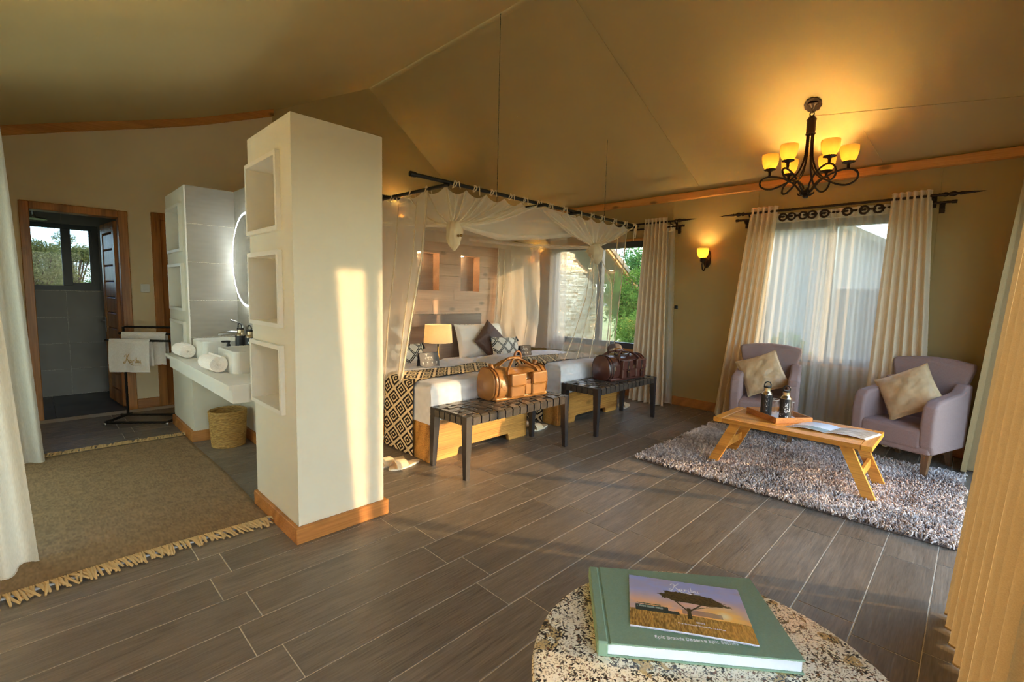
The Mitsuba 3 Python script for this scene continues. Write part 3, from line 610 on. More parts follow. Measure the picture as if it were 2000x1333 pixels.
# woven waste basket
k = thing('basket', 'round woven straw basket on the floor under the washstand', 'basket')
m = []
for i in range(22):
    z = 0.006+i*0.0125; r = 0.112+0.016*(i/21); q = [(1.05+r*math.cos(t)*(1+0.012*(j % 2-0.5)), 4.20+r*math.sin(t)*(1+0.012*(j % 2-0.5)), z) for j, t in enumerate(np.linspace(0, 2*np.pi, 72, endpoint=False))]
    m.append(tube(q, 0.0078, 6, True))
obj('weave', cat(m), 'm_basket', True, parent=k)
obj('inside', lathe([(0, 0.004), (0.105, 0.004), (0.119, 0.27), (0.123, 0.275), (0.123, 0.27), (0.113, 0.0)], 36, (1.05, 4.20, 0)), 'm_basket', True, parent=k)
obj('rim', tube([(1.05+0.128*math.cos(t), 4.20+0.128*math.sin(t), 0.278) for t in np.linspace(0, 2*np.pi, 60, endpoint=False)], 0.010, 8, True), 'm_basket', True, parent=k)
# towel stand
A = np.array([0.40, 5.47]); B = np.array([0.80, 5.14]); w = (B-A)/np.linalg.norm(B-A); dp = np.array([-w[1], w[0]]); W = float(np.linalg.norm(B-A))
def rk(s, t, z): q = A+w*s+dp*t; return (q[0], q[1], z)
k = thing('towel_stand', 'black metal towel stand with two hanging towels by the doorway', 'towel stand')
s_ = 0.011
for s in (0.0, W): obj('foot', tube([rk(s, 0.0, 0.03), rk(s, 0.34, 0.03)], s_, 6), 'm_black', parent=k)
for s in (0.02, W-0.0): obj('post', tube([rk(s, 0.26, 0.03), rk(s, 0.26, 0.87)], s_, 6), 'm_black', parent=k)
for s in (0.02, W): obj('arm', tube([rk(s, 0.26, 0.62), rk(s, 0.10, 0.76)], s_, 6), 'm_black', parent=k)
obj('rail', tube([rk(-0.03, 0.10, 0.76), rk(W+0.0, 0.10, 0.76)], s_, 6), 'm_black', parent=k)
obj('rail', tube([rk(0.02, 0.20, 0.815), rk(W, 0.20, 0.815)], s_, 6), 'm_black', parent=k)
obj('rail', tube([rk(0.02, 0.28, 0.87), rk(W, 0.28, 0.87)], s_, 6), 'm_black', parent=k)
obj('base_bar', cat(tube([rk(0, 0.0, 0.03), rk(W, 0.0, 0.03)], s_, 6), tube([rk(0, 0.2, 0.05), rk(W, 0.2, 0.05)], s_, 6)), 'm_black', parent=k)
for s, t in ((0, 0), (W, 0), (0, 0.34), (W, 0.34)): obj('caster', xf(trimesh.creation.icosphere(subdivisions=2, radius=0.016), rk(s, t, 0.016)), 'm_chrome', True, parent=k)
def hang_towel(s0, s1, t, ztop, drop, label, mark):
    k = thing('hanging_towel', label, 'towel')
    nu, nv = 26, 40; U = np.linspace(s0, s1, nu); L = np.linspace(-drop, drop*0.85, nv); P = np.zeros((nu, nv, 3))
    for i, s in enumerate(U):
        for j, l in enumerate(L):
            q = 0.02*min(1, abs(l)/0.05)*(-1 if l < 0 else 1); z = ztop+0.016-max(0, abs(l)-0.02)
            q += (0.010*math.sin(s*22+l*3)+0.006*math.sin(s*51))*min(1, abs(l)*5)
            P[i, j] = rk(s+0.012*math.sin(l*9)*min(1, abs(l)*3), t+q, z)
    m = grid(P); v = m.vertices
    obj('cloth', m, 'm_towel', True, parent=k)
    n = -dp
    if mark:
        g = trimesh.Trimesh(SCR.vertices*[0.10, 0.10, 0.3], SCR.faces, process=False)
        tag(obj('embroidery', frame(g, np.array(rk(s0+(s1-s0)*0.40, t-0.036, ztop-0.205)), [w[0], w[1], 0], [0, 0, 1], [n[0], n[1], 0]), 'm_ink_gold', parent=k+'__cloth'), 'gold script embroidery')
    obj('hem', cat(tube(P[:, 0], 0.004, 6)), 'm_towel', True, parent=k)
hang_towel(0.01, 0.35, 0.10, 0.76, 0.32, 'white towel with gold embroidery on the front rail of the black towel stand', True)
hang_towel(0.05, 0.43, 0.20, 0.815, 0.32, 'white towel on the rail behind the embroidered towel', False)
# jute rug with fringes
k = thing('jute_rug', 'brown woven jute rug with fringed ends by the washstand', 'rug')
RX0, RX1, RY0, RY1 = -0.34, 0.862, 2.66, 4.68
nu, nv = 70, 100; U, V = np.meshgrid(np.linspace(RX0, RX1, nu), np.linspace(RY0, RY1, nv), indexing='ij')
Z = 0.012+0.004*(meshkit.fbm(np.stack([U*3, V*3, 0*U], -1), 3, 2)-0.5)+0.0012*np.sin(V*260)
bd = np.minimum.reduce([U-RX0, RX1-U, V-RY0, RY1-V]); Z = np.where(bd < 1e-6, 0.001, Z)
XX = U+0.006*np.sin(V*4)-0.008*np.clip((V-2.7)/2, 0, 1)
obj('weave', grid(np.stack([XX, V+0.01*np.sin(U*5), Z], -1)), 'm_jute', True, parent=k)
for yy, sg in ((RY0, -1), (RY1, 1)):
    m = []
    for x in np.arange(RX0, RX1, 0.0085):
        a, b = random.uniform(-0.01, 0.06), random.uniform(0.055, 0.095); y0 = yy+0.01*math.sin(x*5)
        m.append(tube([(x, y0-sg*0.01, 0.014), (x+a*0.4, y0+sg*b*0.5, 0.016+random.uniform(0, 0.008)), (x+a, y0+sg*b, 0.005+random.uniform(0, 0.006))], [0.0045, 0.0058, 0.0045], 5))
    tag(obj('fringe', cat(m), 'm_fringe', True, parent=k), kind='stuff')
obj('backing', bx(RX0, RX1-0.01, RY0-0.012, RY0, 0.0005, 0.006), 'm_linen', parent=k)
# curtains
def curtain(name, label, cat_, m, top, bot, folds, amp, z1, z0=0.01, bow=0.0, header=None, group=None, seed=0, nrm=None, hold=0.85, parent=None):
    "hanging cloth between two plan lines: top ((x,y),(x,y)) and bottom; folds deepen downward"
    rng = np.random.default_rng(seed); nu, nv = max(60, int(folds*14)), 26
    t0, t1, b0, b1 = [np.array(q, float) for q in (*top, *bot)]
    d = t1-t0; n = np.array([-d[1], d[0]]); n /= np.linalg.norm(n)
    if nrm is not None: n = np.array(nrm, float)
    ph = rng.uniform(0, 6.28); P = np.zeros((nu, nv, 3)); U = np.linspace(0, 1, nu); jit = np.cumsum(rng.uniform(0.75, 1.25, nu)); jit = (jit-jit[0])/(jit[-1]-jit[0])
    u2 = 0.5*U+0.5*jit
    for j, v in enumerate(np.linspace(0, 1, nv)):
        a = t0*(1-v)+b0*v; b = t1*(1-v)+b1*v; s = v**1.3
        q = a[None]*(1-U[:, None])+b[None]*U[:, None]
        wv = np.sin(u2*folds*2*np.pi+ph+0.25*np.sin(v*3+ph)); wv = np.sign(wv)*np.abs(wv)**hold
        q = q + n*(amp*(0.75+0.5*v)*wv + bow*math.sin(math.pi*v))[:, None]
        P[:, j, :2] = q; P[:, j, 2] = z1+(z0-z1)*v
    kk = parent if parent else thing(name, label, cat_, group)
    obj('cloth', grid(P), m, True, parent=kk)
    if header:
        nh = max(2, int(nv*header/(z1-z0))+1)
    obj('heading', cat(*[tube(P[:, 0]+[0, 0, 0.002], 0.004, 5)]), m, True, parent=kk)
    obj('hem', tube(P[:, -1], 0.004, 5), m, True, parent=kk)
    return kk, P
curtain('curtain', 'pale grey curtain at the left edge of the photo, nearest to the camera', 'curtain', 'm_curtain_light', ((-0.32, 2.86), (-0.16, 2.90)), ((-0.33, 2.70), (-0.045, 2.92)), 2.5, 0.03, 2.3, 0.012, seed=3)
curtain('curtain', 'pale grey curtain behind the one at the left edge of the photo', 'curtain', 'm_curtain_light', ((-0.32, 4.50), (-0.09, 4.55)), ((-0.33, 4.46), (0.00, 4.60)), 3, 0.03, 2.3, 0.012, seed=4)
curtain('curtain', 'golden beige curtain filling the right edge of the photo in front', 'curtain', 'm_curtain_gold', ((2.43, -0.155), (1.1, -0.28)), ((2.52, -0.052), (1.15, -0.22)), 12, 0.042, 2.2, 0.012, seed=5)
curtain('curtain', 'beige curtain hanging at the right edge beyond the front one, near the armchair', 'curtain', 'm_curtain_gold', ((4.80, -0.15), (5.16, -0.28)), ((4.82, 0.0), (5.12, -0.24)), 4, 0.022, 2.2, 0.015, seed=6)
curtain('sheer_curtain', 'unseen sheer curtain added across the left side opening to warm its light', 'sheer curtain', 'm_added_veil', ((-0.33, 2.98), (-0.33, 4.44)), ((-0.33, 2.98), (-0.33, 4.44)), 12, 0.012, 2.25, 0.012, seed=8)  # out of view, added to warm and lower the light from the left
# ================================================================ window dressing and lamps
def rod(x, z, y0, y1, r, label, spear=True, brackets=(), parent_thing=None):
    k = thing('curtain_rod', label, 'curtain rod')
    obj('pole', tube([(x, y0, z), (x, y1, z)], r, 12), 'm_bronze', True, parent=k)
    for y, sg in ((y0, -1), (y1, 1)):
        if spear:
            pr = [(0, 0), (r*1.6, 0.0), (r*1.6, 0.018), (r*0.9, 0.026), (r*1.7, 0.045), (r*1.9, 0.06), (r*0.8, 0.085), (r*1.25, 0.10), (r*0.9, 0.13), (r*0.35, 0.22), (0, 0.25)]
            m = lathe(pr, 16); v = m.vertices
            m = trimesh.Trimesh(np.c_[x+v[:, 0], y+sg*v[:, 2], z+v[:, 1]], m.faces, process=False)
            if sg > 0: m.invert()
            obj('finial', m, 'm_bronze', 40, parent=k+'__pole')
        else:
            obj('finial', tube([(x, y, z), (x, y+sg*0.03, z)], r*1.4, 12), 'm_bronze', 40, parent=k+'__pole')
    for y in brackets:
        obj('bracket', cat(tube([(x, y, z-r*1.2), (x+0.02, y, z-0.03), (XW-0.003, y, z-0.03)], 0.008, 8), cbx(XW-0.012, XW, y-0.018, y+0.018, z-0.075, z+0.02, 0.003)), 'm_bronze', True, parent=k)
    return k
rod(5.145, 2.125, 0.27, 1.78, 0.011, 'upper bronze curtain rod with spear ends above the window between the armchairs', True, (0.335, 1.73))
rod(5.215, 2.075, 0.22, 1.85, 0.010, 'lower bronze rod carrying the sheer curtains between the armchairs', False, (0.28, 1.79))
rod(5.145, 2.125, 2.52, 4.50, 0.011, 'upper bronze curtain rod with spear ends above the window behind the beds', True, (2.575, 4.45))
rod(5.215, 2.075, 2.47, 4.55, 0.010, 'lower bronze rod carrying the sheers behind the beds', False, (2.53, 4.50))
def grommet(k, x, y, z):
    q = [(x-0.006, y+0.032*math.cos(t), z+0.032*math.sin(t)) for t in np.linspace(0, 2*np.pi, 22, endpoint=False)]
    obj('grommet', tube(q, 0.0095, 8, True), 'm_bronze', True, parent=k)
NX = (1, 0)
curtain('window_curtain', 'beige pleated curtain at the left side of the window between the armchairs', 'curtain', 'm_curtain', ((5.145, 1.72), (5.145, 1.47)), ((5.07, 1.93), (5.10, 1.60)), 5, 0.032, 2.17, 0.03, seed=11, nrm=NX)
curtain('window_curtain', 'beige pleated curtain at the right side of the same window, behind the right armchair', 'curtain', 'm_curtain', ((5.145, 0.60), (5.145, 0.34)), ((5.10, 0.66), (5.10, 0.22)), 6, 0.032, 2.17, 0.03, seed=12, nrm=NX)
curtain('window_curtain', 'beige pleated curtain beside the window behind the dark brown bag', 'curtain', 'm_curtain', ((5.145, 2.88), (5.145, 2.60)), ((5.10, 2.96), (5.08, 2.50)), 6, 0.032, 2.17, 0.012, seed=13, nrm=NX)
def sheer(label, top, bot, folds, amp, seed, grom, xr=5.215, z1=2.105):
    k, P = curtain('sheer_curtain', label, 'sheer curtain', 'm_sheer', top, bot, folds, amp, z1-0.085, 0.03, seed=seed, nrm=NX, hold=0.9)
    t = P[:, 0]; hd = np.stack([t+[0, 0, 0.085], t+[0, 0, 0.04], t], 1)
    obj('header_band', grid(hd), 'm_header', True, parent=k)
    for f in grom: grommet(k, xr, t[int(f*(len(t)-1))][1], z1-0.035)
    return k
sheer('white sheer curtain, left one of the pair between the armchairs', ((5.215, 1.62), (5.215, 1.00)), ((5.20, 1.70), (5.20, 1.02)), 9, 0.014, 21, (0.30, 0.42, 0.58, 0.70, 0.86))
sheer('white sheer curtain, right one of the pair between the armchairs', ((5.215, 1.06), (5.215, 0.38)), ((5.20, 1.12), (5.20, 0.30)), 10, 0.014, 22, (0.22, 0.40, 0.55, 0.74, 0.86))
sheer('white sheer curtain edge beside the beige curtain by the bed window', ((5.215, 2.66), (5.215, 2.54)), ((5.20, 2.62), (5.17, 2.44)), 2, 0.014, 23, ())
sheer('white sheer curtain at the far end of the bed window, behind the netting', ((5.215, 4.40), (5.215, 4.11)), ((5.20, 4.42), (5.20, 4.09)), 5, 0.014, 24, ())
def amber_shade(h, r):
    return [(r*0.30, 0), (r*0.62, h*0.05), (r*0.82, h*0.25), (r*0.94, h*0.5), (r*1.0, h*0.8), (r*0.98, h), (r*0.955, h), (r*0.975, h*0.8), (r*0.915, h*0.5), (r*0.79, h*0.27), (r*0.58, h*0.08), (r*0.30, h*0.03)]
def wall_lamp(y, z, label, power=1.0, x=XW, nrm=(-1, 0)):
    k = thing('wall_lamp', label, 'wall lamp')
    n = np.array([nrm[0], nrm[1], 0.0]); s = np.array([-n[1], n[0], 0])
    O = np.array([x, y, z]) if nrm[0] else np.array([y, x, z])
    def L(m): return frame(m, O, n, s, (0, 0, 1))
    el = affinity.scale(Point(0, 0).buffer(1, quad_segs=10), 0.042, 0.10)
    obj('backplate', L(cat(poly_ext(el, 0.012, 'x', 0.0), poly_ext(affinity.scale(el, 0.75, 0.85), 0.008, 'x', 0.012))), 'm_bronze', 40, parent=k)
    obj('arm', L(tube(smooth_poly([(0.018, 0, 0.0), (0.05, 0, -0.10), (0.09, 0, -0.135), (0.125, 0, -0.10), (0.13, 0, -0.045)], 6), 0.007, 8)), 'm_bronze', True, parent=k)
    obj('cup', L(cat(lathe([(0, -0.05), (0.02, -0.045), (0.028, -0.02), (0.018, -0.012), (0.032, 0.0), (0.0, 0.003)], 20, (0.13, 0, 0)))), 'm_bronze', 40, parent=k)
    tag(obj('shade', L(lathe(amber_shade(0.105, 0.062), 32, (0.13, 0, 0.0))), 'm_amber', 60, parent=k), 'glowing amber glass shade')
    b = obj('bulb', L(xf(trimesh.creation.icosphere(subdivisions=2, radius=0.02), (0.13, 0, 0.05))), 'm_white', True, parent=k+'__shade')
    scene[b]['emitter'] = glow((1.0, 0.83, 0.44), 26*LAMP*power)
wall_lamp(2.19, 1.70, 'amber glass wall lamp on the olive wall between the two windows')
wall_lamp(4.72, 1.72, 'amber glass wall lamp in the corner behind the bed netting')
wall_lamp(2.30, 1.62, 'amber glass wall lamp on the left side wall facing the cream pillar', 14.0, x=XL, nrm=(1, 0))
wall_lamp(3.75, 2.30, 'amber wall lamp on the end wall above the partition, behind the netting', x=YB+0.035, nrm=(0, -1))
# chandelier
k = thing('chandelier', 'bronze six-arm chandelier with amber glass cups hanging from the canvas ceiling', 'chandelier')
CX, CY = 4.703, 1.135; CZ = float(roofz(CX))
fl = Point(0, 0).buffer(0.045, quad_segs=12); pet = union_all([affinity.translate(Point(0, 0).buffer(0.022), 0.045*math.cos(a), 0.045*math.sin(a)) for a in np.arange(10)*0.628]+[fl])
obj('ceiling_rose', cat(xf(poly_ext(pet, 0.012), (CX, CY, CZ-0.022), 0, 0.66), lathe([(0, -0.055), (0.012, -0.05), (0.03, -0.028), (0.045, -0.018), (0, -0.012)], 20, (CX, CY, CZ))), 'm_bronze', 40, parent=k)
obj('hook', cat(tube([(CX+0.016*math.sin(t), CY, CZ-0.066+0.018*math.cos(t)) for t in np.linspace(0, 6.283, 14, endpoint=False)], 0.005, 6, True), tube([(CX, CY+0.016*math.sin(t), CZ-0.092+0.018*math.cos(t)) for t in np.linspace(0, 6.283, 14, endpoint=False)], 0.005, 6, True)), 'm_bronze', True, parent=k)
zb = 2.135
obj('stem', cat(lathe([(0, 0), (0.02, 0), (0.034, 0.012), (0.034, 0.115), (0.037, 0.12), (0.037, 0.13), (0.028, 0.14), (0.02, 0.155), (0, 0.16)], 20, (CX, CY, CZ-0.265)), lathe([(0.036, 0), (0.039, 0.004), (0.036, 0.012)], 20, (CX, CY, CZ-0.262))), 'm_bronze', 40, parent=k)
obj('hub', cat(lathe([(0, 0), (0.018, 0.002), (0.024, 0.015), (0.018, 0.03), (0.034, 0.04), (0.034, 0.055), (0.018, 0.075), (0, 0.09)], 20, (CX, CY, zb)), *[tube(smooth_poly([(CX+0.02*math.cos(a), CY+0.02*math.sin(a), zb+0.03), (CX+0.05*math.cos(a), CY+0.05*math.sin(a), zb+0.028), (CX+0.062*math.cos(a), CY+0.062*math.sin(a), zb+0.045)], 4), [0.006]*8+[0.003], 6) for a in np.arange(6)*1.047+0.5]), 'm_bronze', 40, parent=k)
RA = 0.285; zc = 2.405
for i in range(6):
    a = i*math.pi/3+0.761
    c, s = math.cos(a), math.sin(a)
    # long bar from the stem down to the hub, then a wide loop carrying the cup; in the plane of (radius, z), drifting sideways
    pl = [(0.022, 2.66, 0), (0.024, 2.55, 0), (0.034, 2.45, 0.0), (0.075, 2.345, 0.01), (0.16, 2.265, 0.025), (0.27, 2.225, 0.03), (0.345, 2.255, 0.02), (0.350, 2.315, 0.0), (0.285, 2.345, -0.015), (0.19, 2.325, -0.02), (0.10, 2.27, -0.02), (0.045, 2.20, -0.01), (0.018, 2.17, 0)]
    P = smooth_poly([(CX+r*c-t*s, CY+r*s+t*c, z) for r, z, t in pl], 7)
    ar = obj('arm', tube(P, 0.0075, 8), 'm_bronze', True, parent=k)
    L = (CX+RA*c, CY+RA*s, zc)
    cup = obj('cup', cat(lathe([(0, -0.062), (0.010, -0.06), (0.012, -0.02), (0.022, -0.014), (0.046, -0.006), (0.046, 0.0), (0, 0.004)], 22, L)), 'm_bronze', 40, parent=ar)
    sh = tag(obj('shade', lathe(amber_shade(0.122, 0.068), 36, L), 'm_amber', 60, parent=ar), 'glowing amber glass cup')
    b = obj('bulb', xf(trimesh.creation.icosphere(subdivisions=2, radius=0.024), (L[0], L[1], L[2]+0.055)), 'm_white', True, parent=ar)
    scene[b]['emitter'] = glow((1.0, 0.83, 0.44), 12*LAMP)
# ================================================================ beds
def drape(cu, cv, x0, x1, y0, y1, zt, r=0.05, off=0.0, wob=0.0, seed=0, foot=True):
    "cloth coordinates (metres across, along) -> a cloth lying on the block x0..x1, y0.. and hanging over its sides and foot"
    U, V = np.meshgrid(cu, cv, indexing='ij')
    def over(t, lo, hi):
        o = np.where(t < lo, lo-t, np.where(t > hi, t-hi, 0.0)); return o, np.clip(t, lo, hi), np.sign(t-np.clip(t, lo, hi))
    ox, X, sx = over(U, x0+r, x1-r); oy, Y, sy = over(V, y0+r if foot else -99, 99)
    q = np.pi/2*r
    def bend(o): return np.where(o < q, r*np.sin(np.minimum(o, q)/r), r), np.where(o < q, r*(1-np.cos(np.minimum(o, q)/r)), r+(o-q))
    hx, dx = bend(ox); hy, dy = bend(oy)
    flare = 0.012
    X = X+sx*(hx+off+flare*np.clip(dx-r, 0, 1)*2); Y = Y+sy*(hy+off+flare*np.clip(dy-r, 0, 1)*2)
    Z = zt+off-np.maximum(dx, dy)
    n = meshkit.fbm(np.stack([U*3.0, V*3.0, 0*U], -1), 4, seed)-0.5
    n2 = np.sin((U*8+V*3)+4*meshkit.noise(np.stack([U*2, V*2, 0*U], -1), seed))
    Z = Z+np.where(np.maximum(dx, dy) < r, wob*n, 0); side = np.maximum(dx, dy) > r
    X = X+np.where(side & (ox > oy), sx*wob*0.5*(n+0.4*n2*np.clip(dx-r, 0, 0.2)*5), 0); Y = Y+np.where(side & (oy >= ox), sy*wob*0.5*(n+0.4*n2), 0)
    return np.stack([X, Y, Z], -1), U, V
def bed(x0, x1, who, seed):
    k = thing('bed', f'wooden single bed with white duvet, {who}', 'bed')
    Y0, Y1, zf = 2.79, YP-0.035, 0.30
    nt = Polygon([(x0, 0), (x0+0.27, 0), (x0+0.285, 0.06), (x1-0.235, 0.06), (x1-0.22, 0), (x1, 0), (x1, zf), (x0, zf)])
    obj('foot_board', poly_ext(nt, 0.035, 'y', Y0), 'm_bed', parent=k)
    for a in (x0, x1-0.035): obj('side_board', cbx(a, a+0.035, Y0+0.036, Y1, 0.0, zf, 0.003), 'm_bed', parent=k)
    obj('corner_post', cbx(x0-0.004, x0+0.05, Y0-0.006, Y0+0.05, 0, zf-0.004, 0.004), 'm_bed', parent=k)
    obj('mattress', rbx(x0+0.012, x1-0.012, Y0+0.02, Y1-0.01, zf-0.06, 0.45, 0.05, 16), 'm_linen', 40, parent=k)
    m = 0.27
    P, _, _ = drape(np.linspace(x0-m, x1+m, 90), np.linspace(2.80-0.27, 4.02, 90), x0-0.005, x1+0.005, 2.765, 9, 0.585, 0.06, 0, 0.035, seed)
    V = np.linspace(2.80-0.27, 4.02, 90); P[:, :, 2] -= np.clip((V-3.75)/0.27, 0, 1)[None]**1.5*0.07*(P[:, :, 2] > 0.5)
    P[:, :, 2] = np.maximum(P[:, :, 2], 0.285)
    obj('duvet', cat(grid(P), tube(P[:, -1], 0.02, 8)), 'm_linen', True, parent=k)
    k2 = thing('bed_runner', f'black and cream diamond-patterned bed runner {who}', 'bed runner')
    cu = np.linspace(x0-0.60, x1+0.55, 120); cv = np.linspace(2.97, 3.36, 24)
    Q, U, W = drape(cu, cv, x0-0.005, x1+0.005, 2.0, 9, 0.585, 0.06, 0.010, 0.030, seed, False)
    P0, _, _ = drape(cu, cv, x0-0.005, x1+0.005, 2.765, 9, 0.585, 0.06, 0, 0.035, seed)
    Q[:, :, 2] = np.where(Q[:, :, 2] > 0.5, np.maximum(Q[:, :, 2], P0[:, :, 2]+0.010), Q[:, :, 2]); Q[:, :, 2] = np.maximum(Q[:, :, 2], 0.012)
    Q[:, :, 1] -= (np.clip(0.5-Q[:, :, 2], 0, 1)*0.03)*(np.linspace(1, -1.2, 24))[None]
    obj('cloth', grid(Q), 'm_runner', True, parent=k2, uv=np.stack([U.ravel()-x0, W.ravel()], 1))
    hem = cat(tube(Q[:, 0], 0.003, 5), tube(Q[:, -1], 0.003, 5)); obj('hem', hem, 'm_black', True, parent=k2)
    # pillows and cushions against the partition
    c = (x0+x1)/2
    pm, _ = pillow_mesh(0.82, 0.44, 0.17, 34, 0.05, seed)
    t = thing('pillow', f'large white pillow {who}', 'pillow'); obj('case', stand(pm, (c+0.08, YP-0.16, 0.655), (0, -1), 0.28), 'm_pillowcase', True, parent=t)
    s = np.linspace(-1, 1, 30); e = np.array([[a, b, 0] for a, b in [(q, -1) for q in s]+[(1, q) for q in s]+[(q, 1) for q in s[::-1]]+[(-1, q) for q in s[::-1]]])*[0.41, 0.22, 1]
    pm, _ = pillow_mesh(0.40, 0.40, 0.15, 26, 0.06, seed+1)
    t = thing('cushion', f'brown cushion standing on its corner {who}', 'cushion'); obj('cover', stand(pm, (c+0.12, YP-0.30, 0.655), (0, -1), 0.30, math.radians(43)), 'm_brown_cushion', True, parent=t)
    pm, uv = pillow_mesh(0.46, 0.27, 0.13, 30, 0.04, seed+2)
    t = thing('cushion', f'cream cushion with black zigzag lines and tassels {who}', 'cushion')
    obj('cover', stand(pm, (c+0.25, YP-0.44, 0.575), (0, -1), 0.32, math.radians(-3)), 'm_zig', True, parent=t, uv=uv)
    for q, w_ in ((0.232, 0.135), (0.232, -0.135), (-0.232, 0.135), (-0.232, -0.135)):
        tas = cat(xf(trimesh.creation.icosphere(subdivisions=1, radius=0.010), (q, w_, 0)), tube([(q, w_, 0), (q+0.006*np.sign(q), w_-0.03, 0.005), (q+0.01*np.sign(q), w_-0.06, 0.01)], [0.006, 0.011, 0.013], 7))
        tag(obj('tassel', stand(tas, (c+0.25, YP-0.44, 0.575), (0, -1), 0.32, math.radians(-3)), 'm_black', True, parent=t+'__cover'), 'black tassel')
bed(1.99, 3.05, 'on the bed nearer to the cream pillar', 31)
bed(3.49, 4.54, 'on the bed nearer to the window', 37)
labels['bed']['label'] = 'wooden single bed with white duvet nearer to the cream pillar'; labels['bed_001']['label'] = 'wooden single bed with white duvet nearer to the window'
def card(x, y, z, w, h, yaw, label):
    k = thing('tent_card', label, 'card')
    f = cat(*[xf(cbx(-w/2, w/2, -0.001, 0.001, 0, h, 0.0005), (0, s*0.001, 0), 0, 0, s*0.22) for s in (1, -1)])
    top = xf(f, (0, 0, 0))
    a = xf(xf(cbx(-w/2, w/2, -0.001, 0.001, 0, h, 0.0005), (0, -0.035, 0), 0, 0, -0.2), (x, y, z), yaw)
    b = xf(xf(cbx(-w/2, w/2, -0.001, 0.001, 0, h, 0.0005), (0, 0.035, 0), 0, 0, 0.2), (x, y, z), yaw)
    obj('sheet', cat(a, b), 'm_card', parent=k)
    pr = [trimesh.Trimesh(SCR.vertices*[0.05, 0.05, 0.05]+[-0.04, h*0.58, 0], SCR.faces, process=False)]
    for i in range(4): pr += [poly_ext(Point(-w*0.34+i*w*0.23, h*0.30).buffer(0.0055), 0.0006), poly_ext(sbox(-w*0.34+i*w*0.23-0.008, h*0.19, -w*0.34+i*w*0.23+0.008, h*0.2), 0.0006)]
    g = cat(*pr); v = g.vertices; g = trimesh.Trimesh(np.c_[v[:, 0], -0.0016-v[:, 2], v[:, 1]], g.faces[:, ::-1], process=False)
    obj('print', xf(xf(g, (0, -0.035, 0), 0, 0, -0.2), (x, y, z), yaw), 'm_ink_white', parent=k)
card(2.43, 3.42, 0.605, 0.19, 0.125, -0.12, 'dark grey tent card on the bed nearer to the pillar')
card(3.76, 3.50, 0.595, 0.15, 0.11, -0.12, 'dark grey tent card behind the handle of the tan bag')
k = thing('nightstand', 'wooden nightstand between the two beds', 'nightstand')
obj('top', cbx(3.10, 3.455, 4.22, YP-0.035, 0.425, 0.45, 0.004), 'm_table', parent=k); obj('body', cbx(3.115, 3.44, 4.25, YP-0.035, 0.03, 0.425, 0.004), 'm_bed', parent=k)
for z in (0.05, 0.24): obj('drawer', cbx(3.125, 3.43, 4.238, 4.25, z, z+0.175, 0.004), 'm_bed', parent=k)
k = thing('table_lamp', 'table lamp with a cream drum shade and slim brass foot on the nightstand', 'lamp')
L = (3.262, 4.40, 0.45)
obj('base', lathe([(0, 0), (0.075, 0.0), (0.075, 0.010), (0.06, 0.018), (0.03, 0.04), (0.018, 0.075), (0.011, 0.13), (0.008, 0.19), (0, 0.19)], 30, L), 'm_brass', 40, parent=k)
obj('neck', cyl((L[0], L[1], L[2]+0.19), (L[0], L[1], L[2]+0.26), 0.009), 'm_black', 40, parent=k)
sh = lathe([(0.165, 0.235), (0.15, 0.44), (0.1485, 0.44), (0.1635, 0.235)], 44, L)
tag(obj('shade', sh, 'm_shade', 40, parent=k), 'glowing cream drum shade')
b = obj('bulb', xf(trimesh.creation.icosphere(subdivisions=2, radius=0.03), (L[0], L[1], L[2]+0.33)), 'm_white', True, parent=k+'__shade'); scene[b]['emitter'] = glow((1.0, 0.74, 0.40), 5*LAMP)
# ================================================================ canopy frame and netting
k = thing('canopy_frame', 'black metal canopy frame above the two beds, hung from wires', 'canopy frame')
ZR, YR = 2.03, 2.735
obj('front_rod', tube([(1.80, YR, ZR), (4.72, YR, ZR)], 0.0135, 10), 'm_black', True, parent=k)
for x in (2.08, 3.05, 3.52, 4.60): obj('side_rod', tube([(x, YR-0.10 if x in (3.05, 3.52) else YR-0.03, ZR-0.024), (x-0.06 if x < 2.5 else x, 4.70, ZR-0.024)], 0.0125, 10), 'm_black', True, parent=k)
obj('back_rod', tube([(1.95, 4.68, ZR), (4.70, 4.68, ZR)], 0.0125, 10), 'm_black', True, parent=k)
obj('cross_rod', tube([(1.95, 3.54, ZR), (4.70, 3.13+0.41, ZR)], 0.0125, 10), 'm_black', True, parent=k)
obj('end_cap', cyl((1.79, YR, ZR), (1.83, YR, ZR), 0.018), 'm_black', 40, parent=k)
obj('wire', tube([(3.34, 3.54, ZR), (3.34, 3.54, float(roofz(3.34)))], 0.0022, 5), 'm_black', parent=k)
obj('wire', tube([(4.60, 3.10, ZR), (4.60, 3.10, float(roofz(4.60)))], 0.0022, 5), 'm_black', parent=k)
def edge_pts(a, b, n, sc, ns):
    "top edge between two points, scalloped between the ties"
    t = np.linspace(0, 1, n); p = np.array(a)[None]*(1-t[:, None])+np.array(b)[None]*t[:, None]
    p[:, 2] -= sc*np.abs(np.sin(t*ns*np.pi))**0.8; return p
def fan(top, knot, kr, nv=30, sag=0.05, rip=0.012, nr=14, seed=0, kdir=(1, 0, 0)):
    N = len(top); P = np.zeros((N, nv, 3)); kd = np.array(kdir, float)
    for i in range(N):
        u = i/(N-1); b = np.array(knot)+kd*kr*(2*u-1)
        for j, v in enumerate(np.linspace(0, 1, nv)):
            q = top[i]*(1-v)+b*v; q = q + np.array([0, -1, 0.3])*rip*math.sin(u*nr*2*np.pi+seed)*math.sin(v*math.pi)**0.5*(1-0.3*v); q[2] -= sag*math.sin(v*math.pi)*0.6
            P[i, j] = q
    return P
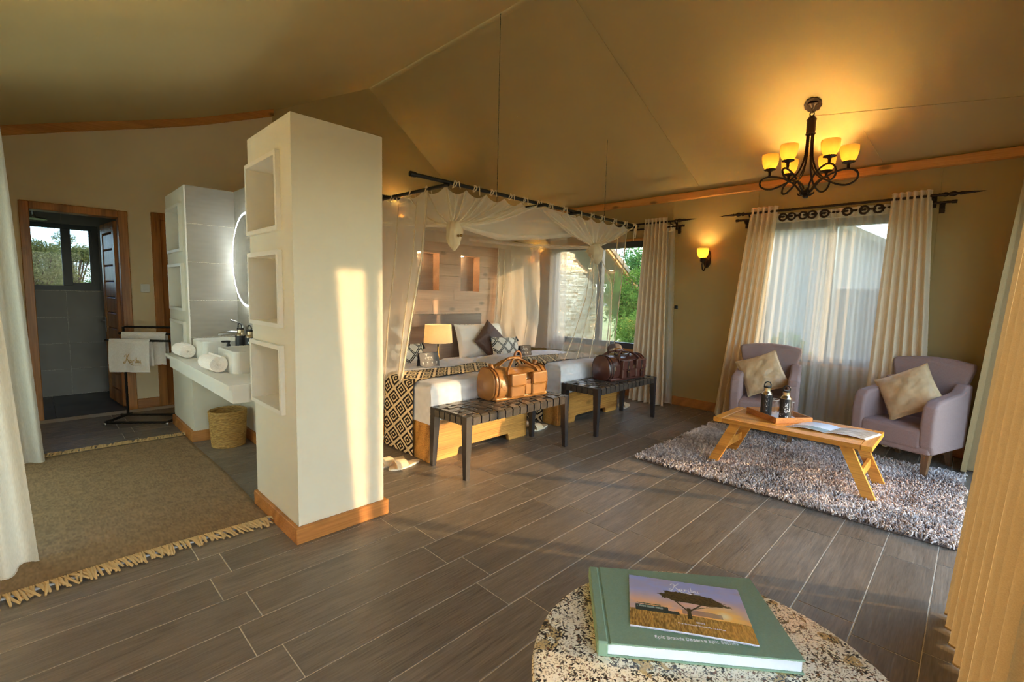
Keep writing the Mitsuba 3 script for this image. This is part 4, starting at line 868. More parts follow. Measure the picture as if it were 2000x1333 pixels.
def panel(a0, a1, b0, b1, nu, nv, rip, nr, scal=0.0, ns=1, seed=0, edge0=None, edge1=None, nrm=(0, -1, 0)):
    "hanging sheet from the line a0-a1 to b0-b1; edge0, edge1: polylines replacing its side edges"
    U = np.linspace(0, 1, nu); V = np.linspace(0, 1, nv); P = np.zeros((nu, nv, 3)); nr_ = np.array(nrm, float)
    E0 = np.array(edge0, float) if edge0 is not None else np.array([a0, b0], float); E1 = np.array(edge1, float) if edge1 is not None else np.array([a1, b1], float)
    def at(E, v):
        s = np.linspace(0, 1, len(E)); return np.array([np.interp(v, s, E[:, i]) for i in range(3)])
    for j, v in enumerate(V):
        p0, p1 = at(E0, v), at(E1, v)
        for i, u in enumerate(U):
            q = p0*(1-u)+p1*u + nr_*rip*(0.4+0.6*v)*(math.sin(u*nr*2*math.pi+seed)+0.4*math.sin(u*nr*5.3+seed*2))
            q[2] -= scal*abs(math.sin(u*ns*math.pi))**0.8*(1-v)**6
            P[i, j] = q
    return P
k = thing('bed_net', 'white mosquito netting tied up and draped around the canopy frame of the beds', 'bed net')
def strand(P, r=0.0035): return tube(P, r, 5)
# left hanging drape
e0 = [(2.075, 2.93, 1.985), (2.02, 2.915, 1.52), (2.0, 3.03, 1.0), (2.0, 3.14, 0.58), (2.0, 3.33, 0.13), (1.99, 3.42, 0.02)]
e1 = [(2.03, 4.62, 1.985), (1.98, 4.5, 1.5), (1.96, 4.4, 1.0), (1.95, 4.2, 0.5), (1.94, 3.95, 0.05), (1.94, 3.9, 0.02)]
P = panel(None, None, None, None, 80, 40, 0.02, 5, 0.05, 7, 1, e0, e1, (-1, 0, 0)); obj('drape', grid(P), 'm_net', True, parent=k)
for i in (0, 7, 17, 29, 44): obj('pleat', strand(P[i], 0.006 if i else 0.008), 'm_net_tie', True, parent=k)
P2 = P[:30]+np.array([0.03, 0.02, 0]); obj('drape', grid(P2), 'm_net_thin', True, parent=k)
# front fan gathered into the left knot, from the side rod and from the front rod
K1 = np.array([2.135, 2.70, 1.735])
tf = edge_pts((2.085, YR+0.01, ZR-0.02), (3.05, YR, ZR-0.02), 90, 0.045, 5); P = fan(tf, K1, 0.035, 30, 0.06, 0.022, 11, 1); obj('fan', grid(P), 'm_net_dense', True, parent=k)
for i in (0, 8, 16, 26, 36, 48, 60, 74): obj('pleat', strand(P[i], 0.004), 'm_net_tie', True, parent=k)
e0 = [K1+[0.03, 0, 0], (2.62, 2.72, 1.89), (3.05, YR, ZR-0.02), (3.62, YR+0.02, ZR-0.03)]; e1 = [K1+[0.03, 0, -0.005], (2.62, 2.74, 1.70), (3.10, 2.77, 1.75), (3.66, YR+0.05, 1.83)]
Pw = panel(None, None, None, None, 24, 50, 0.006, 2, 0, 1, 2, e0, e1).transpose(1, 0, 2); obj('swag', grid(Pw), 'm_net_dense', True, parent=k)
obj('rolled_edge', tube(Pw[:, -1], np.interp(np.linspace(0, 1, 50), [0, 0.3, 1], [0.012, 0.024, 0.014]), 8), 'm_net', True, parent=k)
e1 = [K1+[-0.03, 0.02, -0.005], (2.06, 3.2, 1.775), (2.04, 3.8, 1.83)]
obj('rolled_edge', tube(smooth_poly(e1, 8), 0.016, 8), 'm_net', True, parent=k)
ts = edge_pts((2.085, 2.735, ZR-0.02), (2.04, 4.3, ZR-0.03), 60, 0.045, 6); P = fan(ts, K1+[-0.02, 0.02, 0], 0.03, 30, 0.10, 0.024, 8, 2, (0, 1, 0)); obj('fan', grid(P), 'm_net_dense', True, parent=k)
for i in (0, 8, 16): obj('pleat', strand(P[i], 0.005), 'm_net_tie', True, parent=k)
# bunched knot
def bunch(c, r, h, seed, tilt=0.0):
    th = np.linspace(0, 2*np.pi, 40, endpoint=False); zz = np.linspace(0, 1, 18); P = np.zeros((40, 18, 3)); rng = np.random.default_rng(seed)
    prof = np.interp(zz, [0, 0.08, 0.3, 0.55, 0.8, 1.0], [0.35, 0.75, 1.0, 0.86, 0.66, 0.12])
    n = meshkit.fbm(np.stack([np.cos(th)[:, None]*1.6+0*zz, np.sin(th)[:, None]*1.6+0*zz, zz[None]*3+0*th[:, None]], -1), 3, seed)
    for j, z in enumerate(zz):
        rr = r*prof[j]*(0.75+0.5*n[:, j]+0.05*np.sin(th*9+z*4))
        P[:, j] = np.stack([c[0]+rr*np.cos(th)+tilt*z, c[1]+rr*np.sin(th), c[2]-h*z+0*th], 1)
    return grid(P[::-1], True)
obj('knot', bunch(K1+[0, 0, 0.03], 0.062, 0.21, 5), 'm_net_knot', True, parent=k)
obj('knot_tie', tube([(K1[0]+0.03*math.cos(t), K1[1]+0.03*math.sin(t), K1[2]+0.0) for t in np.linspace(0, 6.28, 20, endpoint=False)], 0.007, 6, True), 'm_net_tie', True, parent=k)
tag(obj('toggle', cat(xf(trimesh.creation.icosphere(subdivisions=2, radius=0.011), K1+[0.015, -0.06, -0.075]), xf(trimesh.creation.icosphere(subdivisions=2, radius=0.009), K1+[-0.01, -0.06, -0.08])), 'm_brass', True, parent=k), 'small brown toggle')
# right fan and knot
K2 = np.array([3.86, 2.70, 1.735])
tr = edge_pts((3.06, YR, ZR-0.02), (4.62, YR, ZR-0.02), 120, 0.035, 8); P = fan(tr, K2, 0.045, 30, 0.03, 0.022, 12, 3); obj('fan', grid(P), 'm_net_dense', True, parent=k)
for i in (0, 24, 48, 119): obj('pleat', strand(P[i], 0.006), 'm_net_tie', True, parent=k)
obj('knot', bunch(K2+[0.0, 0, 0.03], 0.078, 0.20, 9, 0.05), 'm_net_knot', True, parent=k)
obj('knot_tie', tube([(K2[0]+0.04*math.cos(t), K2[1]+0.04*math.sin(t), K2[2]) for t in np.linspace(0, 6.28, 20, endpoint=False)], 0.008, 6, True), 'm_net_tie', True, parent=k)
e1 = smooth_poly([K2+[-0.03, 0.0, -0.01], (3.72, 3.0, 1.735), (3.62, 3.6, 1.79), (3.55, 4.2, 1.87)], 8); obj('rolled_edge', tube(e1, 0.018, 8), 'm_net', True, parent=k)
# sheet falling from the right knot, sheet on the window side
e0 = [K2+[-0.05, 0, -0.08], (3.70, 2.72, 1.20), (3.52, 2.74, 0.85), (3.40, 2.76, 0.66)]; e1 = [K2+[0.07, 0, -0.06], (4.17, 2.70, 1.40), (4.19, 2.70, 1.0), (4.16, 2.70, 0.62)]
P = panel(None, None, None, None, 60, 30, 0.012, 3, 0, 1, 2, e0, e1); obj('drape', grid(P), 'm_net_thin', True, parent=k)
for i in (10, 22, 36, 59): obj('pleat', strand(P[i], 0.0045), 'm_net_tie', True, parent=k)
e0 = [(4.60, 2.80, ZR-0.03), (4.62, 2.85, 1.4), (4.60, 2.90, 0.62)]; e1 = [(4.60, 4.62, ZR-0.03), (4.62, 4.62, 1.4), (4.60, 4.62, 0.55)]
P = panel(None, None, None, None, 70, 26, 0.02, 6, 0.04, 6, 4, e0, e1, (1, 0, 0)); obj('drape', grid(P), 'm_net_thin', True, parent=k)
for i in (0, 4): obj('pleat', strand(P[i], 0.006), 'm_net_tie', True, parent=k)
# gathered band along the back of the beds and the thick back drape on the right
P = panel((2.05, 4.60, ZR-0.0), (4.60, 4.60, ZR-0.0), (2.05, 4.58, 1.835), (4.60, 4.58, 1.86), 120, 10, 0.015, 9, 0.0, 1, 1); obj('back_band', grid(P), 'm_net_band', True, parent=k)
tb = edge_pts((2.2, 3.2, ZR-0.05), (4.55, 3.2, ZR-0.05), 60, 0.0, 1); P = np.stack([tb*(1-v)+(tb*[1, 0, 1]+[0, 4.6, 0.0])*v-np.array([0, 0, 0.06*math.sin(math.pi*v)])[None] for v in np.linspace(0, 1, 14)], 1); obj('roof', grid(P), 'm_net_thin', True, parent=k)
e0 = [(4.44, 4.66, 1.95), (4.42, 4.66, 1.4), (4.38, 4.66, 0.9), (4.30, 4.64, 0.55)]; e1 = [(5.02, 4.44, 1.93), (5.04, 4.42, 1.4), (4.96, 4.36, 0.9), (4.78, 4.26, 0.56)]
P = panel(None, None, None, None, 80, 30, 0.014, 3, 0, 1, 3, e0, e1, (-0.4, -0.9, 0)); obj('back_drape', grid(P), 'm_net_band', True, parent=k)
for i in (3, 12, 60): obj('pleat', strand(P[i], 0.006), 'm_net_tie', True, parent=k)
# ribbon ties along the rods
def tie(x, y, z, a, seed):
    rng = np.random.default_rng(seed); r = 0.022
    loop = [(x+0.004*math.sin(3*t), y+r*math.sin(t), z+r*math.cos(t)) for t in np.linspace(0, 6.28, 14, endpoint=False)]
    m = [tube(loop, 0.0045, 5, True)]
    for s in (-1, 1):
        q = rng.uniform(0.02, 0.05); m.append(tube([(x, y-r, z+0.0), (x+s*0.018, y-r-0.008, z+0.016), (x+s*0.034, y-r, z-q)], [0.004, 0.005, 0.004], 5))
    tag(obj('tie', cat(*m), 'm_net_tie', True, parent=k))
for i, x in enumerate((2.16, 2.35, 2.52, 2.72, 2.88, 3.05, 3.2, 3.4, 3.62, 3.82, 4.0, 4.22, 4.42, 4.6)): tie(x, YR, ZR, 0, i)
for i, y in enumerate((2.95, 3.16, 3.42, 3.72, 4.05)): tie(2.07, y, ZR-0.024, 1, 40+i)
for dx in (0.0, 0.035): obj('tie', ribbon([(4.62+dx, YR-0.016, ZR+0.01), (4.61+dx, YR-0.02, ZR-0.08), (4.60+dx, YR-0.018, ZR-0.17+dx)], (1, 0, 0), 0.016, 0.002), 'm_net_tie', parent=k)
# ================================================================ benches and what lies on them
def bench(x0, x1, y0, y1, h, label):
    k = thing('woven_bench', label, 'bench')
    lw, lr = 0.052, 0.062
    def leg(x, y, sx, sy):
        p = []
        for z, s in ((0.0, 0.62), (h-lr, 1.0), (h-0.002, 1.0)):
            a, b = (x, x+sx*lw*s), (y, y+sy*lw*s); p += [[u, v, z] for u in a for v in b]
        return tri(m3.Manifold.hull_points(np.array(p, np.float32)))
    for x, sx in ((x0, 1), (x1, -1)):
        for y, sy in ((y0, 1), (y1, -1)): obj('leg', leg(x, y, sx, sy), 'm_bench', parent=k)
    for y in (y0+0.004, y1-0.034): obj('rail', cbx(x0+lw, x1-lw, y, y+0.03, h-lr+0.004, h-0.008, 0.004), 'm_bench', parent=k)
    for x in (x0+0.004, x1-0.034): obj('rail', cbx(x, x+0.03, y0+lw, y1-lw, h-lr+0.004, h-0.008, 0.004), 'm_bench', parent=k)
    nx, ny = 13, 5
    gx = (x1-x0-2*lw)/nx; gy = (y1-y0-2*lw)/ny; w = 0.84
    cxs = [x0+lw+gx*(i+0.5) for i in range(nx)]; cys = [y0+lw+gy*(i+0.5) for i in range(ny)]
    for i, cx in enumerate(cxs):                                     # across
        p = [(cx, y0+0.036, h-lr), (cx, y0-0.001, h-lr), (cx, y0-0.002, h-0.012), (cx, y0+0.008, h-0.001)]
        for j, cy in enumerate(cys):
            up = 0.006 if (i+j) % 2 else -0.004
            p += [(cx, cy-gy*0.25, h+up), (cx, cy+gy*0.25, h+up)]
        p += [(cx, y1-0.008, h-0.001), (cx, y1+0.002, h-0.012), (cx, y1+0.001, h-lr), (cx, y1-0.036, h-lr)]
        obj('strap', ribbon(p, (1, 0, 0), gx*w, 0.003), 'm_strap', parent=k)
    for j, cy in enumerate(cys):                                     # lengthwise
        p = [(x0+0.036, cy, h-lr), (x0-0.001, cy, h-lr), (x0-0.002, cy, h-0.012), (x0+0.008, cy, h-0.001)]
        for i, cx in enumerate(cxs):
            up = -0.004 if (i+j) % 2 else 0.006
            p += [(cx-gx*0.25, cy, h+up), (cx+gx*0.25, cy, h+up)]
        p += [(x1-0.008, cy, h-0.001), (x1+0.002, cy, h-0.012), (x1+0.001, cy, h-lr), (x1-0.036, cy, h-lr)]
        obj('strap', ribbon(p, (0, 1, 0), gy*w, 0.003), 'm_strap', parent=k)
bench(1.975, 3.075, 2.345, 2.752, 0.435, 'black bench with a woven leather seat carrying the tan bag')
bench(3.48, 4.55, 2.335, 2.745, 0.435, 'black bench with a woven leather seat carrying the dark brown bag')
def duffel(label, loc, yaw, Lx, D, Hh, m, md, metal, kind, seed):
    k = thing('travel_bag', label, 'bag')
    def W(q): return xf(q, loc, yaw)
    nx, nt = 40, 48; xs = np.linspace(-1, 1, nx); th = np.linspace(0, 2*np.pi, nt, endpoint=False)
    P = np.zeros((nx, nt, 3))
    for i, s in enumerate(xs):
        e = (1-abs(s)**7)**0.5 if abs(s) < 1 else 0.0
        e = 0.86+0.14*e
        d, hh = D/2*e, Hh/2*(0.88+0.12*e)
        c, q = np.cos(th), np.sin(th)
        p = 0.62
        y = d*np.sign(c)*np.abs(c)**p; z = hh*np.sign(q)*np.abs(q)**p
        z = z*(1-0.0*q)+hh
        top = np.clip((z-hh)/hh, 0, 1); y = y*(1-0.32*top**2)
        z = z-0.018*top*(1-s*s)*(1+0.5*np.sin(s*7+seed))
        P[i] = np.stack([0*th+Lx/2*s, y, z], 1)
    n = meshkit.fbm(P*11+seed, 4, seed)-0.5; rad = P-np.array([0, 0, Hh/2]); rad[..., 0] = 0; rad /= np.maximum(np.linalg.norm(rad, axis=-1, keepdims=True), 1e-6)
    P = P+rad*(n*0.022)[..., None]*(P[..., 2:3] > 0.012); P[..., 2] = np.maximum(P[..., 2], 0.003)
    side = grid(P.transpose(1, 0, 2), True); caps = []
    for i, sg in ((0, -1), (nx-1, 1)):
        R_ = P[i]; c = R_.mean(0); lay = [R_]
        for f in (0.92, 0.75, 0.5, 0.25, 0.02): lay.append(c+(R_-c)*f+np.array([sg*0.028*(1-f*f), 0, 0]))
        g = grid(np.array(lay).transpose(1, 0, 2) if sg > 0 else np.array(lay).transpose(1, 0, 2)[::-1], True); caps.append(g)
    obj('body', W(cat(side, *caps)), m, True, parent=k)
    for i in (1, nx-2): obj('piping', W(tube(P[i]*[1, 1.012, 1.0]+[0, 0, 0.002], 0.0055, 6, True)), md, True, parent=k)
    for s in (-0.80, 0.80):
        i = int((s+1)/2*(nx-1)); obj('zip_gusset', W(tube(P[i]*[1, 1.01, 1.004], 0.007, 6, True)), md, True, parent=k)
        obj('zip_pull', W(cbx(Lx/2*s-0.004, Lx/2*s+0.004, -D/2-0.012, -D/2-0.004, Hh*0.42, Hh*0.60, 0.002)), metal, parent=k)
    yf = -D/2
    pw, ph = Lx*0.265, Hh*0.72
    for cx in (-0.135*Lx if kind == 'tan' else -0.12*Lx, 0.255*Lx):
        pk = obj('pocket', W(rbx(cx-pw/2, cx+pw/2, yf-0.032, yf+0.03, 0.022, 0.022+ph, 0.016)), m, 40, parent=k)
        obj('flap', W(cat(rbx(cx-pw/2-0.003, cx+pw/2+0.003, yf-0.040, yf-0.012, 0.022+ph*0.50, 0.03+ph, 0.011), tube(smooth_poly([(cx-pw/2+0.004, yf-0.039, 0.03+ph*0.62), (cx-pw/2+0.012, yf-0.040, 0.025+ph*0.51), (cx, yf-0.041, 0.022+ph*0.48), (cx+pw/2-0.012, yf-0.040, 0.025+ph*0.51), (cx+pw/2-0.004, yf-0.039, 0.03+ph*0.62)], 5), 0.003, 5))), m, 40, parent=pk)
        if kind != 'tan':
            obj('strap', W(cat(cbx(cx-0.014, cx+0.014, yf-0.047, yf-0.038, 0.03, 0.03+ph*0.95, 0.003))), md, parent=pk)
            tag(obj('buckle', W(cat(cbx(cx-0.018, cx+0.018, yf-0.051, yf-0.047, ph*0.48, ph*0.56, 0.002), cbx(cx-0.007, cx+0.007, yf-0.052, yf-0.047, ph*0.66, ph*0.84, 0.002))), metal, parent=pk), 'metal buckle')
    obj('middle_pocket', W(rbx(0.02*Lx, 0.15*Lx, yf-0.016, yf+0.03, 0.03, Hh*0.60, 0.012)), m, 40, parent=k)
    obj('emblem', W(cat(cbx(0.05*Lx, 0.115*Lx, yf-0.019, yf-0.015, Hh*0.46, Hh*0.60, 0.002))), md if kind == 'tan' else metal, parent=k)
    obj('bottom_panel', W(rbx(-Lx/2+0.01, Lx/2-0.01, -D/2+0.004, D/2-0.004, 0.001, 0.034, 0.015)), m, 40, parent=k)
    for sg in (-1, 1):                                               # two carrying handles
        y0 = sg*D*0.27; hh = 0.055 if kind == 'tan' else 0.03
        p = smooth_poly([(-Lx*0.27, sg*D*0.47, Hh*0.66), (-Lx*0.26, sg*D*0.40, Hh*0.88), (-Lx*0.17, y0, Hh+0.012), (-Lx*0.08, y0*0.5, Hh+hh*0.8), (0.0, y0*0.35, Hh+hh), (Lx*0.08, y0*0.5, Hh+hh*0.8), (Lx*0.18, y0, Hh+0.012), (Lx*0.27, sg*D*0.40, Hh*0.88), (Lx*0.28, sg*D*0.47, Hh*0.66)], 6)
        obj('handle', W(ribbon(p, (0, 1, 0) if False else np.stack([np.full(len(p), 0.0), np.full(len(p), 0.95), np.full(len(p), 0.3*sg)], 1), 0.030, 0.006)), m, 40, parent=k)
    obj('handle_wrap', W(tube([(-0.06, 0, Hh+(0.053 if kind == 'tan' else 0.028)), (0.0, 0, Hh+(0.058 if kind == 'tan' else 0.033)), (0.06, 0, Hh+(0.053 if kind == 'tan' else 0.028))], 0.014, 8)), m, True, parent=k)
    if kind == 'tan':
        obj('top_strap', W(ribbon(smooth_poly([(-0.27*Lx, 0.01, Hh*0.99), (-0.15*Lx, 0, Hh+0.05), (0.0, 0.02, Hh+0.06), (0.10*Lx, 0.03, Hh+0.05), (0.13*Lx, 0.05, Hh+0.02)], 6), (0, 1, 0), 0.03, 0.005)), m, 40, parent=k)
        obj('hand_loop', W(tube([(0.06+0.035*math.cos(t), 0.02, Hh+0.065+0.040*math.sin(t)) for t in np.linspace(-0.6, 3.74, 14)], 0.009, 7)), md, True, parent=k)
        for sx in (-1, 1): obj('end_tab', W(xf(cbx(-0.012, 0.012, -0.02, 0.02, -0.03, 0.03, 0.006), (sx*Lx*0.40, 0, Hh*0.99), 0, sx*0.35)), m, parent=k)
    else:
        obj('shoulder_strap', W(ribbon(smooth_poly([(-0.20*Lx, 0.06, Hh*0.97), (-0.12*Lx, 0.09, Hh+0.05), (0.05*Lx, 0.10, Hh+0.07), (0.22*Lx, 0.09, Hh+0.055), (0.26*Lx, 0.06, Hh*0.98)], 6), (0, 0.3, 0.95), 0.045, 0.006)), md, 40, parent=k)
        obj('collar', W(tube(smooth_poly([(-0.2*Lx, -0.02, Hh+0.005), (-0.1*Lx, -0.05, Hh-0.004), (0.05*Lx, -0.06, Hh-0.01), (0.18*Lx, -0.03, Hh+0.0)], 5), 0.012, 7)), md, True, parent=k)
duffel('tan leather travel bag with two flap pockets on the nearer woven bench', (2.69, 2.62, 0.4395), math.radians(-5), 0.565, 0.25, 0.25, 'm_tan', 'm_tan_dark', 'm_brass', 'tan', 1)
duffel('dark brown leather travel bag with buckled pockets on the farther woven bench', (4.13, 2.53, 0.4395), math.radians(-7), 0.56, 0.25, 0.245, 'm_oxblood', 'm_oxblood_dark', 'm_steel', 'brown', 2)
def slipper(x, y, yaw, label, group=None):
    k = thing('slipper', label, 'slipper', group)
    t = np.linspace(0, 2*np.pi, 40, endpoint=False); o = Polygon([(0.135*math.cos(a), (0.046+0.008*math.cos(a))*math.sin(a)) for a in t])
    def W(m): return xf(m, (x, y, 0.0), yaw)
    obj('sole', W(cat(poly_ext(o, 0.010, 'z', 0.0005))), 'm_sole', parent=k); obj('footbed', W(poly_ext(o.buffer(-0.004), 0.005, 'z', 0.0105)), 'm_slipper', parent=k)
    nu, nv = 14, 16; P = np.zeros((nu, nv, 3))
    for i, u in enumerate(np.linspace(0.0, 0.095, nu)):
        for j, a in enumerate(np.linspace(0, np.pi, nv)):
            P[i, j] = (u, 0.052*math.cos(a)*(1-0.5*max(0, u-0.06)*6), 0.010+(0.040+0.012*math.sin(u*20))*math.sin(a))
    g = grid(P); g2 = trimesh.Trimesh(g.vertices*[1, 0.95, 0.93], g.faces[:, ::-1], process=False)
    obj('band', W(cat(g, g2, tube(P[0], 0.003, 5), tube(P[-1], 0.003, 5))), 'm_slipper', True, parent=k)
slipper(1.83, 2.86, math.radians(186), 'cream slipper in front at the foot of the bed by the cream pillar')
slipper(1.78, 2.97, math.radians(192), 'cream slipper behind the front one, half hidden by the cream pillar')
slipper(3.30, 2.86, math.radians(186), 'cream slipper on the floor in the gap between the two beds, nearer one')
slipper(3.27, 2.99, math.radians(182), 'cream slipper on the floor in the gap between the two beds, farther one')
slipper(4.72, 2.80, math.radians(190), 'cream slipper beside the bed by the window, below the dark bag')
# ================================================================ sitting corner
# shag rug
k = thing('shag_rug', 'thick mauve-grey shag rug under the coffee table', 'rug')
SX0, SX1, SY0, SY1 = 3.24, 4.70, -0.03, 1.80
obj('base', cbx(SX0, SX1, SY0, SY1, 0.0005, 0.010, 0.003), mat('m_shagbase', rgb(92, 80, 74), 0.95), parent=k)
rng = np.random.default_rng(11); N = 20000
bx_ = rng.uniform(SX0-0.004, SX1+0.004, N); by_ = rng.uniform(SY0-0.004, SY1+0.004, N)
an = meshkit.noise(np.stack([bx_*7, by_*7, 0*bx_], -1), 3)*8+rng.normal(0, 1.1, N); ln = rng.uniform(0.014, 0.030, N); wd = rng.uniform(0.0035, 0.0062, N)
seg = 5; V = np.zeros((N, seg, 3, 3)); dx, dy = np.cos(an), np.sin(an); hz = rng.uniform(0.75, 1.25, N); tw = rng.uniform(0, 6.28, N); cu = rng.normal(0, 0.006, N)
for s in range(seg):
    q = s/(seg-1); f = ln*q; z = 0.008+0.024*np.sin(q*2.5)*hz; wv = wd*(1-0.35*q**2); so = cu*math.sin(q*3.1)
    for c in range(3):
        a = tw+c*2.0944; V[:, s, c] = np.stack([bx_+dx*f-dy*(so+wv*np.cos(a)), by_+dy*f+dx*(so+wv*np.cos(a)), z+wv*np.sin(a)], -1)
i0 = (np.arange(N)*seg*3)[:, None, None, None]+(np.arange(seg-1)*3)[None, :, None, None]
qd = np.array([[[c, (c+1) % 3, 3+(c+1) % 3], [c, 3+(c+1) % 3, 3+c]] for c in range(3)]).reshape(1, 1, 6, 3); F = (i0+qd).reshape(-1, 3)
F = np.vstack([F, ((np.arange(N)*seg*3)[:, None]+np.array([12, 13, 14]))])
tone = np.clip(0.5+0.5*(meshkit.fbm(np.stack([bx_*5, by_*5, 0*bx_], -1), 3, 8)-0.5)*2+rng.uniform(-0.35, 0.35, N), 0, 1)
col = np.array(rgb(152, 136, 128))[None]*(1-tone[:, None])+np.array(rgb(248, 238, 230))[None]*tone[:, None]; col = np.repeat(col, seg*3, 0)
scene['m_shag'] = {'type': 'twosided', 'bsdf': {'type': 'principled', 'base_color': {'type': 'mesh_attribute', 'name': 'vertex_color'}, 'roughness': 0.8, 'sheen': 0.4}}
tag(obj('pile', trimesh.Trimesh(V.reshape(-1, 3), F, process=False), 'm_shag', True, parent=k, color=col), kind='stuff')
# coffee table
k = thing('coffee_table', 'low wooden coffee table with splayed legs on the shag rug', 'table')
X0, X1, Yt0, Yt1, zt = 3.545, 4.05, 0.385, 1.345, 0.375
nb = 4; wb = (X1-X0)/nb
for i in range(nb): obj('board', cbx(X0+i*wb+0.0008, X0+(i+1)*wb-0.0008, Yt0+0.062, Yt1-0.062, zt-0.032, zt, 0.002), 'm_table', parent=k)
mat('m_table_end', woodfn(0, rgb(192, 120, 36), rgb(226, 160, 66), 7, 0.2, 16.0), 0.35)
for a, b in ((Yt0, Yt0+0.06), (Yt1-0.06, Yt1)): obj('end_board', cbx(X0, X1, a, b, zt-0.032, zt, 0.002), 'm_table_end', parent=k)
for y, sg in ((Yt0, -1), (Yt1, 1)):
    yi = y-sg*0.145; yo = y+sg*0.01
    for x in (X0+0.045, X1-0.075):
        p = [(yi-0.035, zt-0.032), (yi+0.035, zt-0.032), (yo+0.035, 0.012), (yo-0.035, 0.012)]
        obj('leg', poly_ext(Polygon(p), 0.032, 'x', x), 'm_door' if False else 'm_table', parent=k)
    ym = yi+(yo-yi)*0.55; obj('stretcher', cbx(X0+0.077, X1-0.075, ym-0.011, ym+0.011, 0.13, 0.19, 0.003), 'm_table', parent=k)
# tray with flasks and glasses
k = thing('tray', 'square wooden tray with flasks and glasses on the coffee table', 'tray')
TC = (3.905, 1.005); TY = math.radians(-38); th_, tw = 0.030, 0.29
def TW(m): return xf(m, (TC[0], TC[1], zt), TY)
a = tw/2; b = 0.17
obj('bottom', TW(bx(-a+0.01, a-0.01, -b+0.01, b-0.01, 0.0005, 0.007)), 'm_tray', parent=k)
for q in (cbx(-a, a, -b, -b+0.012, 0.0005, 0.042, 0.002), cbx(-a, a, b-0.012, b, 0.0005, 0.042, 0.002), cbx(-a, -a+0.012, -b+0.012, b-0.012, 0.0005, 0.042, 0.002), cbx(a-0.012, a, -b+0.012, b-0.012, 0.0005, 0.042, 0.002)): obj('side', TW(q), 'm_tray', parent=k)
k = thing('napkin', 'white paper sheet lying in the wooden tray', 'paper'); obj('sheet', TW(bx(-a+0.03, a-0.03, -b+0.03, b-0.03, 0.0075, 0.0085)), 'm_linen', parent=k)
flask((3.845, 1.075, zt+0.009), 'black flask with rows of small white print, left one on the wooden tray', 0.25, 0.038, 'rows', math.radians(196))
flask((3.80, 0.935, zt+0.009), 'black flask with white script lettering, right one on the wooden tray', 0.245, 0.038, 'script', math.radians(194))
def tumbler(x, y, label):
    k = thing('glass', label, 'glass')
    obj('tumbler', lathe([(0, 0.0), (0.030, 0.0), (0.033, 0.006), (0.037, 0.115), (0.0355, 0.115), (0.0315, 0.012), (0, 0.010)], 32, (x, y, zt+0.009)), 'm_glass', 40, parent=k)
    obj('rim', tube([(x+0.0365*math.cos(t), y+0.0365*math.sin(t), zt+0.124) for t in np.linspace(0, 6.283, 32, endpoint=False)], 0.0018, 5, True), 'm_gloss_white', True, parent=k)
tumbler(3.955, 0.955, 'clear drinking glass behind the right flask on the tray'); tumbler(3.955, 1.055, 'clear drinking glass between the two flasks on the tray')
# open magazine
k = thing('magazine', 'open magazine lying on the coffee table beside the tray', 'magazine')
def _page(p, n, uv):
    b = fbm(uv.x*9, uv.y*9, 1, 3); sky_ = mix(rgb(196, 208, 226), rgb(150, 176, 208), uv.y)
    c = dr.select(uv.x < 0.5, sky_, mix(rgb(120, 106, 92), rgb(196, 192, 184), b))
    c = dr.select((uv.x < 0.5) & (uv.y < 0.35), mix(rgb(60, 84, 104), rgb(120, 150, 160), b), c)
    return dr.select((uv.x < 0.03) | (uv.x > 0.97), mi.Color3f(rgb(226, 224, 220)), c)
mat('m_page', proc(_page), 0.3)
n_, q_ = 40, 12; U = np.linspace(0, 1, n_); Vv = np.linspace(0, 1, q_); P = np.zeros((n_, q_, 3))
M0, M1, M3 = np.array([3.665, 0.885]), np.array([3.70, 0.44]), np.array([3.90, 0.83])
for i, u in enumerate(U):
    lift = 0.012*abs(math.sin(u*2*math.pi))**0.7
    for j, v in enumerate(Vv): q = M0+(M1-M0)*u+(M3-M0)*v; P[i, j] = (q[0], q[1], zt+0.004+lift)
under = grid(P-[0, 0, 0.0035]); under = trimesh.Trimesh(under.vertices, under.faces[:, ::-1], process=False)
obj('pages', grid(P), 'm_page', True, parent=k, uv=guv(n_, q_)); obj('page_block', cat(under, grid(np.stack([P[:, 0], P[:, 0]-[0, 0, 0.0035]], 1)), grid(np.stack([P[0], P[0]-[0, 0, 0.0035]], 1)), grid(np.stack([P[-1], P[-1]-[0, 0, 0.0035]], 1))), 'm_linen', parent=k)
